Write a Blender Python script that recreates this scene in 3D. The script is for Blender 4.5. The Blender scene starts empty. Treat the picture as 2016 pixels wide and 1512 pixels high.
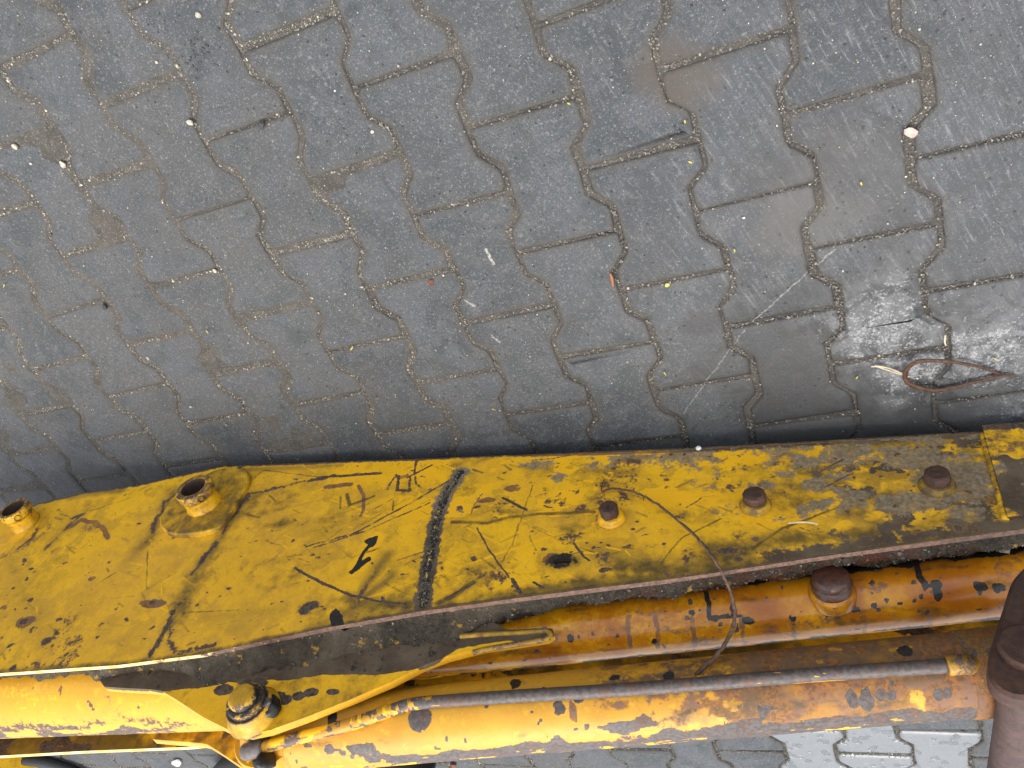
import bpy, bmesh, math, random
import numpy as np
from mathutils import Vector, Matrix

# ------------------------------------------------------------------ camera, world, sun, exposure
scene = bpy.context.scene
COL = scene.collection
CAM = np.array([1.0593571, 0.07971885, 1.08055218])
ROT = np.array([[0.91012745, -0.35031522, -0.22124029],      # image right
                [-0.15357161, -0.78116117, 0.60514708],      # image down
                [-0.38481655, -0.51678474, -0.7647547]])     # forward
FPX = 1570.567
cd = bpy.data.cameras.new('camera')
cam = bpy.data.objects.new('camera', cd); COL.objects.link(cam)
cd.sensor_width = 36.0
cd.lens = FPX / 2016 * 36
cd.clip_start = 0.02
cd.clip_end = 500
r_, d_, f_ = ROT
cam.matrix_world = Matrix(((r_[0], -d_[0], -f_[0], CAM[0]), (r_[1], -d_[1], -f_[1], CAM[1]),
                           (r_[2], -d_[2], -f_[2], CAM[2]), (0, 0, 0, 1)))
scene.camera = cam

world = bpy.data.worlds.new('World'); scene.world = world
world.use_nodes = True
wn, wl = world.node_tree.nodes, world.node_tree.links
wn.clear()
SUN_EL, SUN_ROT = math.radians(81), math.radians(185)
sky = wn.new('ShaderNodeTexSky'); sky.sky_type = 'NISHITA'; sky.sun_disc = False
sky.sun_elevation = SUN_EL; sky.sun_rotation = SUN_ROT
sky.air_density = 1.0; sky.dust_density = 3.0; sky.ozone_density = 1.0
hs = wn.new('ShaderNodeHueSaturation'); hs.inputs['Saturation'].default_value = 0.30
hs.inputs['Value'].default_value = 1.0
bg = wn.new('ShaderNodeBackground'); bg.inputs['Strength'].default_value = 0.15
wo = wn.new('ShaderNodeOutputWorld')
wl.new(sky.outputs[0], hs.inputs['Color']); wl.new(hs.outputs[0], bg.inputs[0]); wl.new(bg.outputs[0], wo.inputs[0])

sd = bpy.data.lights.new('sun', 'SUN'); sd.energy = 1.1; sd.angle = math.radians(42); sd.color = (1.0, 0.96, 0.9)
sun = bpy.data.objects.new('sun', sd); COL.objects.link(sun)
# Nishita: rotation measured from +Y towards +X
sdir = Vector((math.sin(SUN_ROT) * math.cos(SUN_EL), math.cos(SUN_ROT) * math.cos(SUN_EL), math.sin(SUN_EL)))
sun.rotation_euler = sdir.to_track_quat('Z', 'Y').to_euler()

vs = scene.view_settings
scene.display_settings.display_device = 'sRGB'
vs.view_transform = 'Standard'; vs.look = 'None'; vs.gamma = 1.0; vs.use_curve_mapping = False
vs.exposure = 1.44

rng = np.random.default_rng(11)
random.seed(11)

# ------------------------------------------------------------------ survey of the place (pixel of the photograph -> point)
def ray(px, py):
    return ROT.T @ np.array([(px - 1008) / FPX, (py - 756) / FPX, 1.0])

def ground_at(px, py, z=0.0):
    d = ray(px, py)
    return CAM + d * (z - CAM[2]) / d[2]

def project(X):
    c = (np.atleast_2d(X) - CAM) @ ROT.T
    return c[:, :2] / c[:, 2:] * FPX + [1008, 756]

A0 = ground_at(440, 918, 0.03); B0 = ground_at(1930, 848, 0.03)     # the boom's lower edge
UX = (B0 - A0) / np.linalg.norm(B0 - A0)
NX = np.cross(UX, [0, 0, 1.0]); NX = NX if NX @ (CAM - A0) > 0 else -NX   # out of the boom's side, to the viewer
VX = np.array([0, 0, 1.0])

def W3(u, v, w=0.0):
    u = np.asarray(u, float)[..., None]; v = np.asarray(v, float)[..., None]; w = np.asarray(w, float)[..., None]
    return A0 + u * UX + v * VX + w * NX

def uv_at(px, py, w=0.0):
    d = ray(px, py)
    X = CAM + d * ((A0 + NX * w - CAM) @ NX) / (d @ NX)
    return np.array([(X - A0) @ UX, (X - A0) @ VX])

def pts_at(pts, w=0.0):
    return np.array([uv_at(p[0], p[1], w) for p in pts])

# ------------------------------------------------------------------ numpy noise
def _hash(ix, iy, seed):
    h = (ix.astype(np.int64) * 374761393 + iy.astype(np.int64) * 668265263 + seed * 1442695041) & 0x7fffffff
    h = ((h ^ (h >> 13)) * 1274126177) & 0x7fffffff
    return ((h ^ (h >> 16)) & 0xffff) / 65535.0

def vnoise(x, y, seed=0):
    ix, iy = np.floor(x), np.floor(y)
    fx, fy = x - ix, y - iy
    fx = fx * fx * (3 - 2 * fx); fy = fy * fy * (3 - 2 * fy)
    a = _hash(ix, iy, seed); b = _hash(ix + 1, iy, seed); c = _hash(ix, iy + 1, seed); d = _hash(ix + 1, iy + 1, seed)
    return (a * (1 - fx) + b * fx) * (1 - fy) + (c * (1 - fx) + d * fx) * fy

def fbm(x, y, seed=0, oct=4):
    s = 0; a = 0.5; t = 0
    for o in range(oct):
        s = s + a * vnoise(x * 2 ** o, y * 2 ** o, seed + 17 * o); t += a; a *= 0.55
    return s / t

def sst(x, a, b):
    t = np.clip((x - a) / (b - a), 0, 1)
    return t * t * (3 - 2 * t)

# ------------------------------------------------------------------ node helper
class NB:
    def __init__(self, name):
        self.m = bpy.data.materials.new(name); self.m.use_nodes = True
        self.t = self.m.node_tree; self.t.nodes.clear()
        self.out = self.n('ShaderNodeOutputMaterial')
        self.b = self.n('ShaderNodeBsdfPrincipled')
        self.l(self.b.outputs[0], self.out.inputs[0])
        self.pos = self.n('ShaderNodeNewGeometry').outputs['Position']
    def n(self, ty): return self.t.nodes.new(ty)
    def l(self, a, b): self.t.links.new(a, b)
    def set(self, sock, v):
        if isinstance(v, bpy.types.NodeSocket): self.l(v, sock)
        elif isinstance(v, (tuple, list)): sock.default_value = (*v, 1.0) if len(v) == 3 and sock.type == 'RGBA' else v
        else: sock.default_value = v
    def math(self, op, a, b=0.0, c=None, clamp=False):
        n = self.n('ShaderNodeMath'); n.operation = op; n.use_clamp = clamp
        self.set(n.inputs[0], a); self.set(n.inputs[1], b)
        if c is not None: self.set(n.inputs[2], c)
        return n.outputs[0]
    def noise(self, scale, detail=4, rough=0.55, vec=None, dist=0.0):
        n = self.n('ShaderNodeTexNoise'); n.inputs['Scale'].default_value = scale
        n.inputs['Detail'].default_value = detail; n.inputs['Roughness'].default_value = rough
        n.inputs['Distortion'].default_value = dist
        self.l(vec if vec is not None else self.pos, n.inputs['Vector'])
        return n.outputs[0]
    def voro(self, scale, vec=None, feature='F1', rand=1.0):
        n = self.n('ShaderNodeTexVoronoi'); n.feature = feature; n.inputs['Scale'].default_value = scale
        n.inputs['Randomness'].default_value = rand
        self.l(vec if vec is not None else self.pos, n.inputs['Vector'])
        return n
    def ss(self, x, a, b, lo=0.0, hi=1.0):
        n = self.n('ShaderNodeMapRange'); n.interpolation_type = 'SMOOTHSTEP'
        self.set(n.inputs['Value'], x); n.inputs['From Min'].default_value = a; n.inputs['From Max'].default_value = b
        n.inputs['To Min'].default_value = lo; n.inputs['To Max'].default_value = hi
        return n.outputs[0]
    def mix(self, f, a, b, mode='MIX'):
        n = self.n('ShaderNodeMix'); n.data_type = 'RGBA'; n.blend_type = mode
        self.set(n.inputs[0], f); self.set(n.inputs[6], a); self.set(n.inputs[7], b)
        return n.outputs[2]
    def mixf(self, f, a, b):
        n = self.n('ShaderNodeMix'); n.data_type = 'FLOAT'
        self.set(n.inputs[0], f); self.set(n.inputs[2], a); self.set(n.inputs[3], b)
        return n.outputs[0]
    def attr(self, name):
        n = self.n('ShaderNodeAttribute'); n.attribute_name = name
        return n.outputs['Fac']
    def mapping(self, rot=(0, 0, 0), scale=(1, 1, 1), loc=(0, 0, 0), vec=None):
        n = self.n('ShaderNodeMapping')
        n.inputs['Rotation'].default_value = rot; n.inputs['Scale'].default_value = scale; n.inputs['Location'].default_value = loc
        self.l(vec if vec is not None else self.pos, n.inputs['Vector'])
        return n.outputs[0]
    def sep(self, v):
        n = self.n('ShaderNodeSeparateXYZ'); self.l(v, n.inputs[0]); return n.outputs
    def bump(self, h, strength, dist, normal=None):
        n = self.n('ShaderNodeBump'); n.inputs['Strength'].default_value = strength; n.inputs['Distance'].default_value = dist
        self.l(h, n.inputs['Height'])
        if normal is not None: self.l(normal, n.inputs['Normal'])
        return n.outputs[0]
    def dist(self, p):                                      # distance of the shaded point from p
        n = self.n('ShaderNodeVectorMath'); n.operation = 'DISTANCE'
        self.l(self.pos, n.inputs[0]); n.inputs[1].default_value = tuple(p)
        return n.outputs['Value']
    def fin(self, col, rough, normal=None, spec=0.5, metal=0.0, coat=None, coat_rough=0.1):
        self.set(self.b.inputs['Base Color'], col); self.set(self.b.inputs['Roughness'], rough)
        self.set(self.b.inputs['Specular IOR Level'], spec); self.set(self.b.inputs['Metallic'], metal)
        if normal is not None: self.l(normal, self.b.inputs['Normal'])
        if coat is not None:
            self.set(self.b.inputs['Coat Weight'], coat); self.b.inputs['Coat Roughness'].default_value = coat_rough
            if normal is not None: self.l(normal, self.b.inputs['Coat Normal'])
        return self.m

# ------------------------------------------------------------------ materials
def paint(name, yellow=(0.86, 0.475, 0.007), ochre=(0.74, 0.395, 0.011), rough=0.5, chips=0.0, rusty=0.0, grimy=0.0,
          oil=0.0, gloss=0.0, orange=(0.42, 0.13, 0.006), bare=((0.034, 0.026, 0.022), (0.11, 0.078, 0.058))):
    k = NB(name)
    n0 = k.noise(3.2, 5, 0.6); n1 = k.noise(13, 6, 0.62); n2 = k.noise(48, 6, 0.65); n3 = k.noise(170, 5, 0.6); n4 = k.noise(620, 3, 0.6)
    big = k.math('ADD', k.math('MULTIPLY', n1, 0.5), k.math('MULTIPLY', n0, 0.5))
    A = {a: k.attr(a) for a in ('chip', 'rust', 'grime', 'black', 'dirt', 'fade', 'fresh', 'mud', 'smear')}
    brk = k.math('SUBTRACT', k.math('ADD', k.math('MULTIPLY', n2, 0.55), k.math('MULTIPLY', n3, 0.45)), 0.5)       # -0.5..0.5
    brk1 = k.math('SUBTRACT', k.math('ADD', k.math('MULTIPLY', n1, 0.5), k.math('MULTIPLY', n2, 0.5)), 0.5)
    def mask(a, amp, lo, hi, b=brk, bias=0.0):  # a = 0.5 covers about half
        return k.ss(k.math('ADD', k.math('MULTIPLY_ADD', b, amp, bias), a), lo, hi)
    brk0 = k.math('SUBTRACT', k.math('ADD', k.math('MULTIPLY', n2, 0.5), k.math('MULTIPLY', n4, 0.5)), 0.5)
    # paint itself
    c = k.mix(k.ss(big, 0.36, 0.64), yellow, ochre)
    c = k.mix(k.math('MULTIPLY', k.ss(n3, 0.48, 0.66), 0.26), c, (0.44, 0.225, 0.018))
    c = k.mix(k.math('MULTIPLY', k.ss(n4, 0.54, 0.68), 0.30), c, (0.27, 0.15, 0.022))
    c = k.mix(k.math('MULTIPLY', k.ss(n2, 0.53, 0.66), k.ss(n1, 0.40, 0.60, 0.05, 0.42)), c, (0.42, 0.22, 0.022))
    c = k.mix(k.math('MULTIPLY', k.ss(n2, 0.44, 0.34), 0.30), c, (0.86, 0.50, 0.02))
    sm = k.math('MULTIPLY', k.ss(k.math('MULTIPLY_ADD', brk0, 1.3, A['smear']), 0.12, 0.95), 0.85)
    c = k.mix(sm, c, k.mix(k.ss(n1, 0.4, 0.6), (0.13, 0.075, 0.022), (0.20, 0.13, 0.022)))
    c = k.mix(k.math('MULTIPLY', A['fade'], k.ss(n2, 0.36, 0.64, 0.25, 0.95)), c, (0.62, 0.325, 0.035))
    c = k.mix(k.ss(k.math('MULTIPLY_ADD', brk, 1.6, A['fresh']), 0.36, 0.62), c, (0.84, 0.44, 0.007))
    # fine rub marks in two directions
    for i, (rz, amt) in enumerate(((0.5, 0.4), (-0.35, 0.28), (1.1, 0.25))):
        s = k.noise(1.0, 4, 0.7, k.mapping((0, rz, 0.10), (7, 60, 260), (i * 3.1, 0, 0)))
        s2 = k.math('MULTIPLY', k.ss(s, 0.62, 0.72), k.ss(n1, 0.42, 0.62))
        c = k.mix(k.math('MULTIPLY', s2, amt), c, (0.14, 0.085, 0.02) if i != 1 else (0.80, 0.47, 0.03))
    if oil:
        o = k.ss(k.math('ADD', k.math('MULTIPLY', n1, 0.8), k.math('MULTIPLY', n0, 0.5)), 0.40, 0.86)
        c = k.mix(k.math('MULTIPLY', o, oil), c, orange)
    rough_f = k.math('ADD', k.math('MULTIPLY', k.math('SUBTRACT', n3, 0.5), 0.25), rough)
    # rust bloom
    fr = mask(A['rust'], 1.8, 0.40, 0.66, bias=rusty)
    rc = k.mix(k.ss(n3, 0.38, 0.62), (0.085, 0.042, 0.026), (0.25, 0.095, 0.03)); rc = k.mix(k.ss(n2, 0.45, 0.62), rc, (0.16, 0.088, 0.062)); rc = k.mix(k.math('MULTIPLY', k.ss(n1, 0.52, 0.66), 0.6), rc, (0.40, 0.19, 0.025))
    c = k.mix(k.math('MULTIPLY', fr, 0.92), c, rc)
    # olive-brown grime film
    fg = mask(A['grime'], 2.0, 0.22, 0.95, brk1, bias=grimy)
    gc = k.mix(k.ss(n2, 0.35, 0.65), (0.15, 0.098, 0.014), (0.050, 0.038, 0.018))
    c = k.mix(k.math('MULTIPLY', fg, 0.86), c, gc)
    fm = mask(A['mud'], 1.2, 0.42, 0.58)
    mc = k.mix(k.ss(n1, 0.38, 0.62), (0.066, 0.043, 0.026), (0.120, 0.087, 0.054))
    mc = k.mix(k.math('MULTIPLY', k.ss(n3, 0.5, 0.75), 0.5), mc, (0.15, 0.12, 0.085))
    c = k.mix(fm, c, mc)
    # dry clay
    fd = mask(A['dirt'], 2.2, 0.42, 0.60, k.math('MULTIPLY_ADD', brk, 0.6, k.math('MULTIPLY', brk1, 0.5)))
    dc = k.mix(k.ss(n3, 0.3, 0.72), (0.13, 0.095, 0.055), (0.29, 0.225, 0.14))
    c = k.mix(k.math('MULTIPLY', fd, 0.9), c, dc)
    # chips to grey-brown primer and steel
    fc = mask(A['chip'], 2.0, 0.50, 0.58, bias=chips)
    fc0 = mask(A['chip'], 2.0, 0.38, 0.52, bias=chips)
    c = k.mix(k.math('MULTIPLY', fc0, 0.75), c, (0.30, 0.155, 0.022))
    cc = k.mix(k.ss(n3, 0.38, 0.62), *bare); cc = k.mix(k.math('MULTIPLY', k.ss(n2, 0.48, 0.7), 0.7), cc, (0.13, 0.055, 0.025))
    c = k.mix(fc, c, cc)
    fb = mask(A['black'], 1.6, 0.44, 0.56)
    bc = k.mix(k.ss(n4, 0.4, 0.7), (0.010, 0.009, 0.008), (0.045, 0.038, 0.03))
    c = k.mix(fb, c, bc)
    rough_f = k.mixf(fm, rough_f, 0.7); rough_f = k.mixf(fd, rough_f, 0.85); rough_f = k.mixf(fc, rough_f, 0.55); rough_f = k.mixf(fr, rough_f, max(0.3, 0.7 - gloss * 0.5))
    h = k.math('ADD', k.math('MULTIPLY', n3, 0.35), k.math('MULTIPLY', n4, 0.3))
    h = k.math('ADD', h, k.math('MULTIPLY', n2, 0.25))
    h = k.math('ADD', h, k.math('MULTIPLY', fc, -0.9)); h = k.math('ADD', h, k.math('MULTIPLY', fd, 0.3))
    h = k.math('ADD', h, k.math('MULTIPLY', fr, k.math('MULTIPLY', n4, 0.5)))
    nb = k.bump(h, 0.55 if not gloss else 0.28, 0.0012)
    return k.fin(c, rough_f, nb, 0.2 if gloss else 0.4, coat=gloss if gloss else None, coat_rough=0.09)

def rust(name, a=(0.032, 0.018, 0.013), b=(0.082, 0.038, 0.024), rough=0.7, gloss=0.0):
    k = NB(name)
    n1 = k.noise(18, 5, 0.6); n2 = k.noise(90, 5, 0.65); n3 = k.noise(420, 4, 0.6)
    c = k.mix(k.ss(k.math('ADD', k.math('MULTIPLY', n1, 0.5), k.math('MULTIPLY', n2, 0.5)), 0.36, 0.64), a, b)
    c = k.mix(k.math('MULTIPLY', k.ss(n3, 0.5, 0.75), 0.35), c, tuple(x * 1.6 for x in b))
    y = k.attr('fresh')
    c = k.mix(k.ss(k.math('ADD', y, k.math('SUBTRACT', n2, 0.5)), 0.45, 0.6), c, (0.55, 0.27, 0.015))
    h = k.math('ADD', k.math('MULTIPLY', n2, 0.6), k.math('MULTIPLY', n3, 0.4))
    return k.fin(c, k.math('MULTIPLY_ADD', n2, 0.3, rough - 0.15), k.bump(h, 0.7, 0.0018), 0.4, coat=gloss or None, coat_rough=0.2)

def mat_edge():
    k = NB('cut_plate_edge')
    n1 = k.noise(30, 5, 0.65); n2 = k.noise(160, 5, 0.65)
    c = k.mix(k.ss(n2, 0.35, 0.65), (0.075, 0.045, 0.032), (0.17, 0.095, 0.065))
    u = k.sep(k.pos)[0]
    left = k.ss(u, 0.30, -0.25)
    pale = k.ss(k.math('ADD', k.math('MULTIPLY', left, 0.45), k.math('MULTIPLY_ADD', n1, 0.7, k.math('MULTIPLY', n2, 0.4))), 0.70, 0.78)
    c = k.mix(pale, c, k.mix(k.ss(n1, 0.4, 0.6), (0.56, 0.37, 0.07), (0.60, 0.46, 0.24)))
    return k.fin(c, 0.55, k.bump(n2, 0.6, 0.001), 0.4)

def plain(name, col, rough=0.6, var=0.25, scale=120, bump=0.4, spec=0.4):
    k = NB(name)
    n1 = k.noise(scale, 4, 0.6); n2 = k.noise(scale * 5, 3, 0.6)
    oi = k.n('ShaderNodeObjectInfo').outputs['Random']
    lo = tuple(x * (1 - var) for x in col); hi = tuple(min(1, x * (1 + var)) for x in col)
    c = k.mix(k.ss(n1, 0.3, 0.7), lo, hi)
    c = k.mix(k.math('MULTIPLY', oi, 0.35), c, tuple(x * 0.6 for x in col))
    return k.fin(c, rough, k.bump(k.math('ADD', n1, n2), bump, 0.001), spec)

def mat_paver():
    k = NB('concrete_paver')
    k.oinfo = k.n('ShaderNodeObjectInfo'); oi = k.oinfo.outputs['Random']
    edge = k.attr('edge')
    n0 = k.noise(2.1, 4, 0.6); n1 = k.noise(9, 6, 0.65); n2 = k.noise(55, 6, 0.7); n3 = k.noise(260, 4, 0.7); n4 = k.noise(900, 3, 0.7)
    c = k.mix(oi, (0.036, 0.046, 0.055), (0.080, 0.093, 0.103))
    oi3 = k.n('ShaderNodeVectorMath'); oi3.operation = 'SCALE'; k.l(oi, oi3.inputs['Scale']); oi3.inputs[0].default_value = (37.0, 11.0, 5.0)
    vb = k.n('ShaderNodeVectorMath'); vb.operation = 'ADD'; k.l(k.pos, vb.inputs[0]); k.l(oi3.outputs[0], vb.inputs[1])
    m0 = k.noise(7, 5, 0.6, vb.outputs[0], 0.8); m1 = k.noise(17, 6, 0.6, vb.outputs[0], 0.6); m2 = k.noise(24, 5, 0.65, dist=0.8)
    c = k.mix(k.math('MULTIPLY', k.ss(m0, 0.50, 0.60), 0.80), c, (0.094, 0.101, 0.110)); c = k.mix(k.math('MULTIPLY', k.ss(m0, 0.48, 0.38), 0.80), c, (0.031, 0.036, 0.041))
    c = k.mix(k.math('MULTIPLY', k.ss(m1, 0.50, 0.64), 0.80), c, (0.030, 0.044, 0.047))
    c = k.mix(k.math('MULTIPLY', k.ss(m1, 0.48, 0.34), 0.55), c, (0.080, 0.087, 0.108))
    c = k.mix(k.math('MULTIPLY', k.ss(m2, 0.51, 0.60), 0.65), c, (0.104, 0.107, 0.106))
    c = k.mix(k.math('MULTIPLY', k.ss(n0, 0.46, 0.60), 0.40), c, (0.082, 0.085, 0.085))
    px = k.sep(k.pos)
    # dust: more on the far left, where sand lies over the blocks
    dustw = k.ss(px[0], 0.75, 0.05, 0.0, 1.0)
    dst = k.math('MULTIPLY', k.ss(k.math('ADD', n1, k.math('MULTIPLY', n2, 0.5)), 0.52, 0.95), k.math('MULTIPLY_ADD', dustw, 0.55, 0.15))
    c = k.mix(dst, c, (0.090, 0.084, 0.075))
    # grain
    c = k.mix(k.ss(n4, 0.40, 0.60, 0.80, 0.0), c, (0.036, 0.037, 0.039))
    c = k.mix(k.ss(n4, 0.56, 0.70, 0.0, 0.60), c, (0.19, 0.19, 0.188))
    c = k.mix(k.ss(n3, 0.54, 0.70, 0.0, 0.65), c, (0.165, 0.165, 0.163))
    nm = k.noise(130, 5, 0.7)
    c = k.mix(k.ss(nm, 0.55, 0.72, 0.0, 0.45), c, (0.19, 0.185, 0.18)); c = k.mix(k.ss(nm, 0.45, 0.30, 0.0, 0.5), c, (0.05, 0.052, 0.054))
    c = k.mix(k.ss(n3, 0.44, 0.30, 0.0, 0.6), c, (0.045, 0.045, 0.046))
    # pale specks of quartz, dark pits
    v = k.voro(270); vd = v.outputs['Distance']; vr = k.sep(v.outputs['Color'])
    sp = k.math('MULTIPLY', k.ss(vd, 0.26, 0.16), k.math('GREATER_THAN', vr[0], 0.86))
    c = k.mix(k.math('MULTIPLY', sp, k.ss(n2, 0.4, 0.7, 0.25, 0.85)), c, (0.34, 0.33, 0.31))
    v2 = k.voro(110, k.mapping(loc=(3.3, 1.7, 0.2))); vr2 = k.sep(v2.outputs['Color'])
    pit = k.math('MULTIPLY', k.ss(v2.outputs['Distance'], 0.24, 0.12), k.math('GREATER_THAN', vr2[0], 0.86))
    c = k.mix(k.math('MULTIPLY', pit, 0.8), c, (0.028, 0.026, 0.025))
    # sandy rubbed edges
    ew = k.ss(k.math('ADD', edge, k.math('MULTIPLY', k.math('SUBTRACT', n2, 0.5), 1.1)), 0.35, 0.95)
    c = k.mix(k.math('MULTIPLY', ew, 0.62), c, k.mix(k.ss(n4, 0.35, 0.7), (0.048, 0.044, 0.039), (0.118, 0.106, 0.090)))
    # broom streaks on the oily blocks at the right
    reg = k.ss(k.math('ADD', k.dist(tuple(ground_at(1740, 330))), k.math('MULTIPLY', k.math('SUBTRACT', n1, 0.5), 1.0)), 0.46, 0.16)
    cx = k.n('ShaderNodeCombineXYZ')
    along = k.math('ADD', k.math('MULTIPLY', px[0], 0.328), k.math('MULTIPLY', px[1], -0.945)); across = k.math('ADD', k.math('MULTIPLY', px[0], 0.945), k.math('MULTIPLY', px[1], 0.328))
    k.l(k.math('MULTIPLY', along, 16.0), cx.inputs[0]); k.l(k.math('MULTIPLY', across, 150.0), cx.inputs[1])
    st = k.noise(1.0, 5, 0.75, cx.outputs[0])
    c = k.mix(k.math('MULTIPLY', reg, k.ss(st, 0.46, 0.62, 0.0, 0.70)), c, (0.045, 0.044, 0.046))
    c = k.mix(k.math('MULTIPLY', reg, k.ss(st, 0.44, 0.32, 0.0, 0.50)), c, (0.24, 0.24, 0.245))
    # brown oil stain along a joint, dark spots
    for (qx, qy, ra, am, cc) in ((1600, 360, 0.13, 0.5, (0.065, 0.06, 0.055)), (1330, 150, 0.07, 0.7, (0.075, 0.062, 0.05)),
                                 (1690, 790, 0.34, 0.75, (0.034, 0.033, 0.032)), (1380, 640, 0.030, 0.6, (0.04, 0.04, 0.04)), (1590, 440, 0.10, 0.40, (0.105, 0.099, 0.091))):
        m = k.ss(k.math('ADD', k.dist(tuple(ground_at(qx, qy))), k.math('MULTIPLY', k.math('SUBTRACT', n1, 0.5), ra * 1.6)), ra, ra * 0.35)
        c = k.mix(k.math('MULTIPLY', m, am), c, cc)
    # white lime splashes
    spl = None
    for (qx, qy, ra) in ((1750, 650, 0.15), (1790, 740, 0.11), (1950, 700, 0.15), (1985, 800, 0.08)):
        m = k.ss(k.math('ADD', k.dist(tuple(ground_at(qx, qy))), k.math('MULTIPLY', k.math('SUBTRACT', n1, 0.5), 0.20)), ra, 0.0)
        spl = m if spl is None else k.math('MAXIMUM', spl, m)
    c = k.mix(k.math('MULTIPLY', k.math('MULTIPLY', spl, k.ss(m2, 0.38, 0.60)), 0.45), c, (0.24, 0.245, 0.25))
    ns = k.math('ADD', k.math('MULTIPLY', k.noise(240, 5, 0.75), 0.6), k.math('MULTIPLY', n2, 0.4))
    wsp = k.ss(k.math('ADD', k.math('MULTIPLY', spl, 0.12), ns), 0.60, 0.69)
    c = k.mix(k.math('MULTIPLY', wsp, k.math('MULTIPLY', k.ss(spl, 0.05, 0.6), 0.50)), c, (0.46, 0.46, 0.455))
    # chalky scratch lines and short scuffs
    lines = [((1645, 490), (1480, 635), 0.0017, 0.40), ((1465, 650), (1345, 815), 0.0014, 0.34),
             ((955, 490), (972, 522), 0.004, 0.75), ((915, 590), (935, 605), 0.003, 0.5), ((968, 660), (985, 675), 0.003, 0.5),
             ((1722, 20), (1770, 70), 0.003, -0.5), ((1690, 210), (1790, 255), 0.0035, -0.6)]
    for (p, q, w, am) in lines:
        P = ground_at(*p); Q = ground_at(*q); d = Q - P; L = float(np.linalg.norm(d)); d = d / L
        x = k.math('SUBTRACT', px[0], float(P[0])); y = k.math('SUBTRACT', px[1], float(P[1]))
        al = k.math('ADD', k.math('MULTIPLY', x, float(d[0])), k.math('MULTIPLY', y, float(d[1])))
        ac = k.math('ABSOLUTE', k.math('ADD', k.math('SUBTRACT', k.math('MULTIPLY', x, float(-d[1])), k.math('MULTIPLY', y, float(-d[0]))), k.math('MULTIPLY', k.math('SUBTRACT', n2, 0.5), 0.012)))
        m = k.math('MULTIPLY', k.ss(ac, w, w * 0.3), k.math('MULTIPLY', k.math('GREATER_THAN', al, 0.0), k.math('LESS_THAN', al, L)))
        m = k.math('MULTIPLY', m, k.ss(n3, 0.34, 0.56))
        c = k.mix(k.math('MULTIPLY', m, abs(am)), c, (0.42, 0.40, 0.36) if am > 0 else (0.025, 0.024, 0.024))
    # rain water lying on the blocks behind the machine
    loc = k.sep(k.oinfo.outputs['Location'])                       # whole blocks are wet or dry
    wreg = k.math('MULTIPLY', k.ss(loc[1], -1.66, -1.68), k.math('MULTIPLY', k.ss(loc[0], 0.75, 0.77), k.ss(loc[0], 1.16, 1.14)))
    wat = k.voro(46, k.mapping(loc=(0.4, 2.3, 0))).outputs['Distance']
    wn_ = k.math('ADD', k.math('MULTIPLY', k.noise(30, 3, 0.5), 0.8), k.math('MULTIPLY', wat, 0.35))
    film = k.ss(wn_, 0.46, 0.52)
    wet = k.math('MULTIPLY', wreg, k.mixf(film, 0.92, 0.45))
    c = k.mix(k.math('MULTIPLY', wreg, k.mixf(film, 0.20, 0.5)), c, (0.14, 0.148, 0.152))  # base colour paled as well, painting in the bright sky reflection
    damp = k.ss(k.math('ADD', k.dist(tuple(ground_at(1700, 560))), k.math('MULTIPLY', k.math('SUBTRACT', n1, 0.5), 0.5)), 0.55, 0.10)
    rough = k.math('SUBTRACT', k.math('MULTIPLY_ADD', n2, 0.25, 0.55), k.math('MULTIPLY', damp, 0.20))
    rough = k.mixf(wet, rough, 0.07)
    h = k.math('ADD', k.math('MULTIPLY', n3, 0.55), k.math('MULTIPLY', n4, 0.45))
    h = k.math('SUBTRACT', h, k.math('MULTIPLY', pit, 0.8))
    h = k.math('ADD', h, k.math('MULTIPLY', k.math('MULTIPLY', reg, st), 1.2))
    wh = k.mixf(wreg, h, k.math('MULTIPLY_ADD', film, 0.9, k.math('MULTIPLY', h, 0.12)))
    nb = k.bump(wh, 0.75, 0.0024)
    nb = k.bump(n2, 0.35, 0.004, nb)
    return k.fin(c, rough, nb, k.mixf(wreg, k.mixf(damp, 0.22, 0.5), 1.0))

def mat_sand():
    k = NB('joint_sand')
    n1 = k.noise(25, 5, 0.6); n2 = k.noise(320, 4, 0.7); n3 = k.noise(1100, 2, 0.7)
    c = k.mix(k.ss(n1, 0.3, 0.7), (0.058, 0.053, 0.046), (0.105, 0.094, 0.080))
    c = k.mix(k.ss(n2, 0.52, 0.68), c, (0.21, 0.19, 0.155)); c = k.mix(k.ss(n3, 0.46, 0.34), c, (0.035, 0.032, 0.03))
    return k.fin(c, 0.9, k.bump(k.math('ADD', n2, n3), 0.8, 0.003), 0.3)

def mat_grit():
    k = NB('sand_grain')
    t = k.attr('tone')
    c = k.mix(k.ss(t, 0.0, 0.62), (0.055, 0.05, 0.046), (0.20, 0.18, 0.145)); c = k.mix(k.ss(t, 0.72, 1.0), c, (0.50, 0.46, 0.36))
    return k.fin(c, 0.8, None, 0.4)

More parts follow.
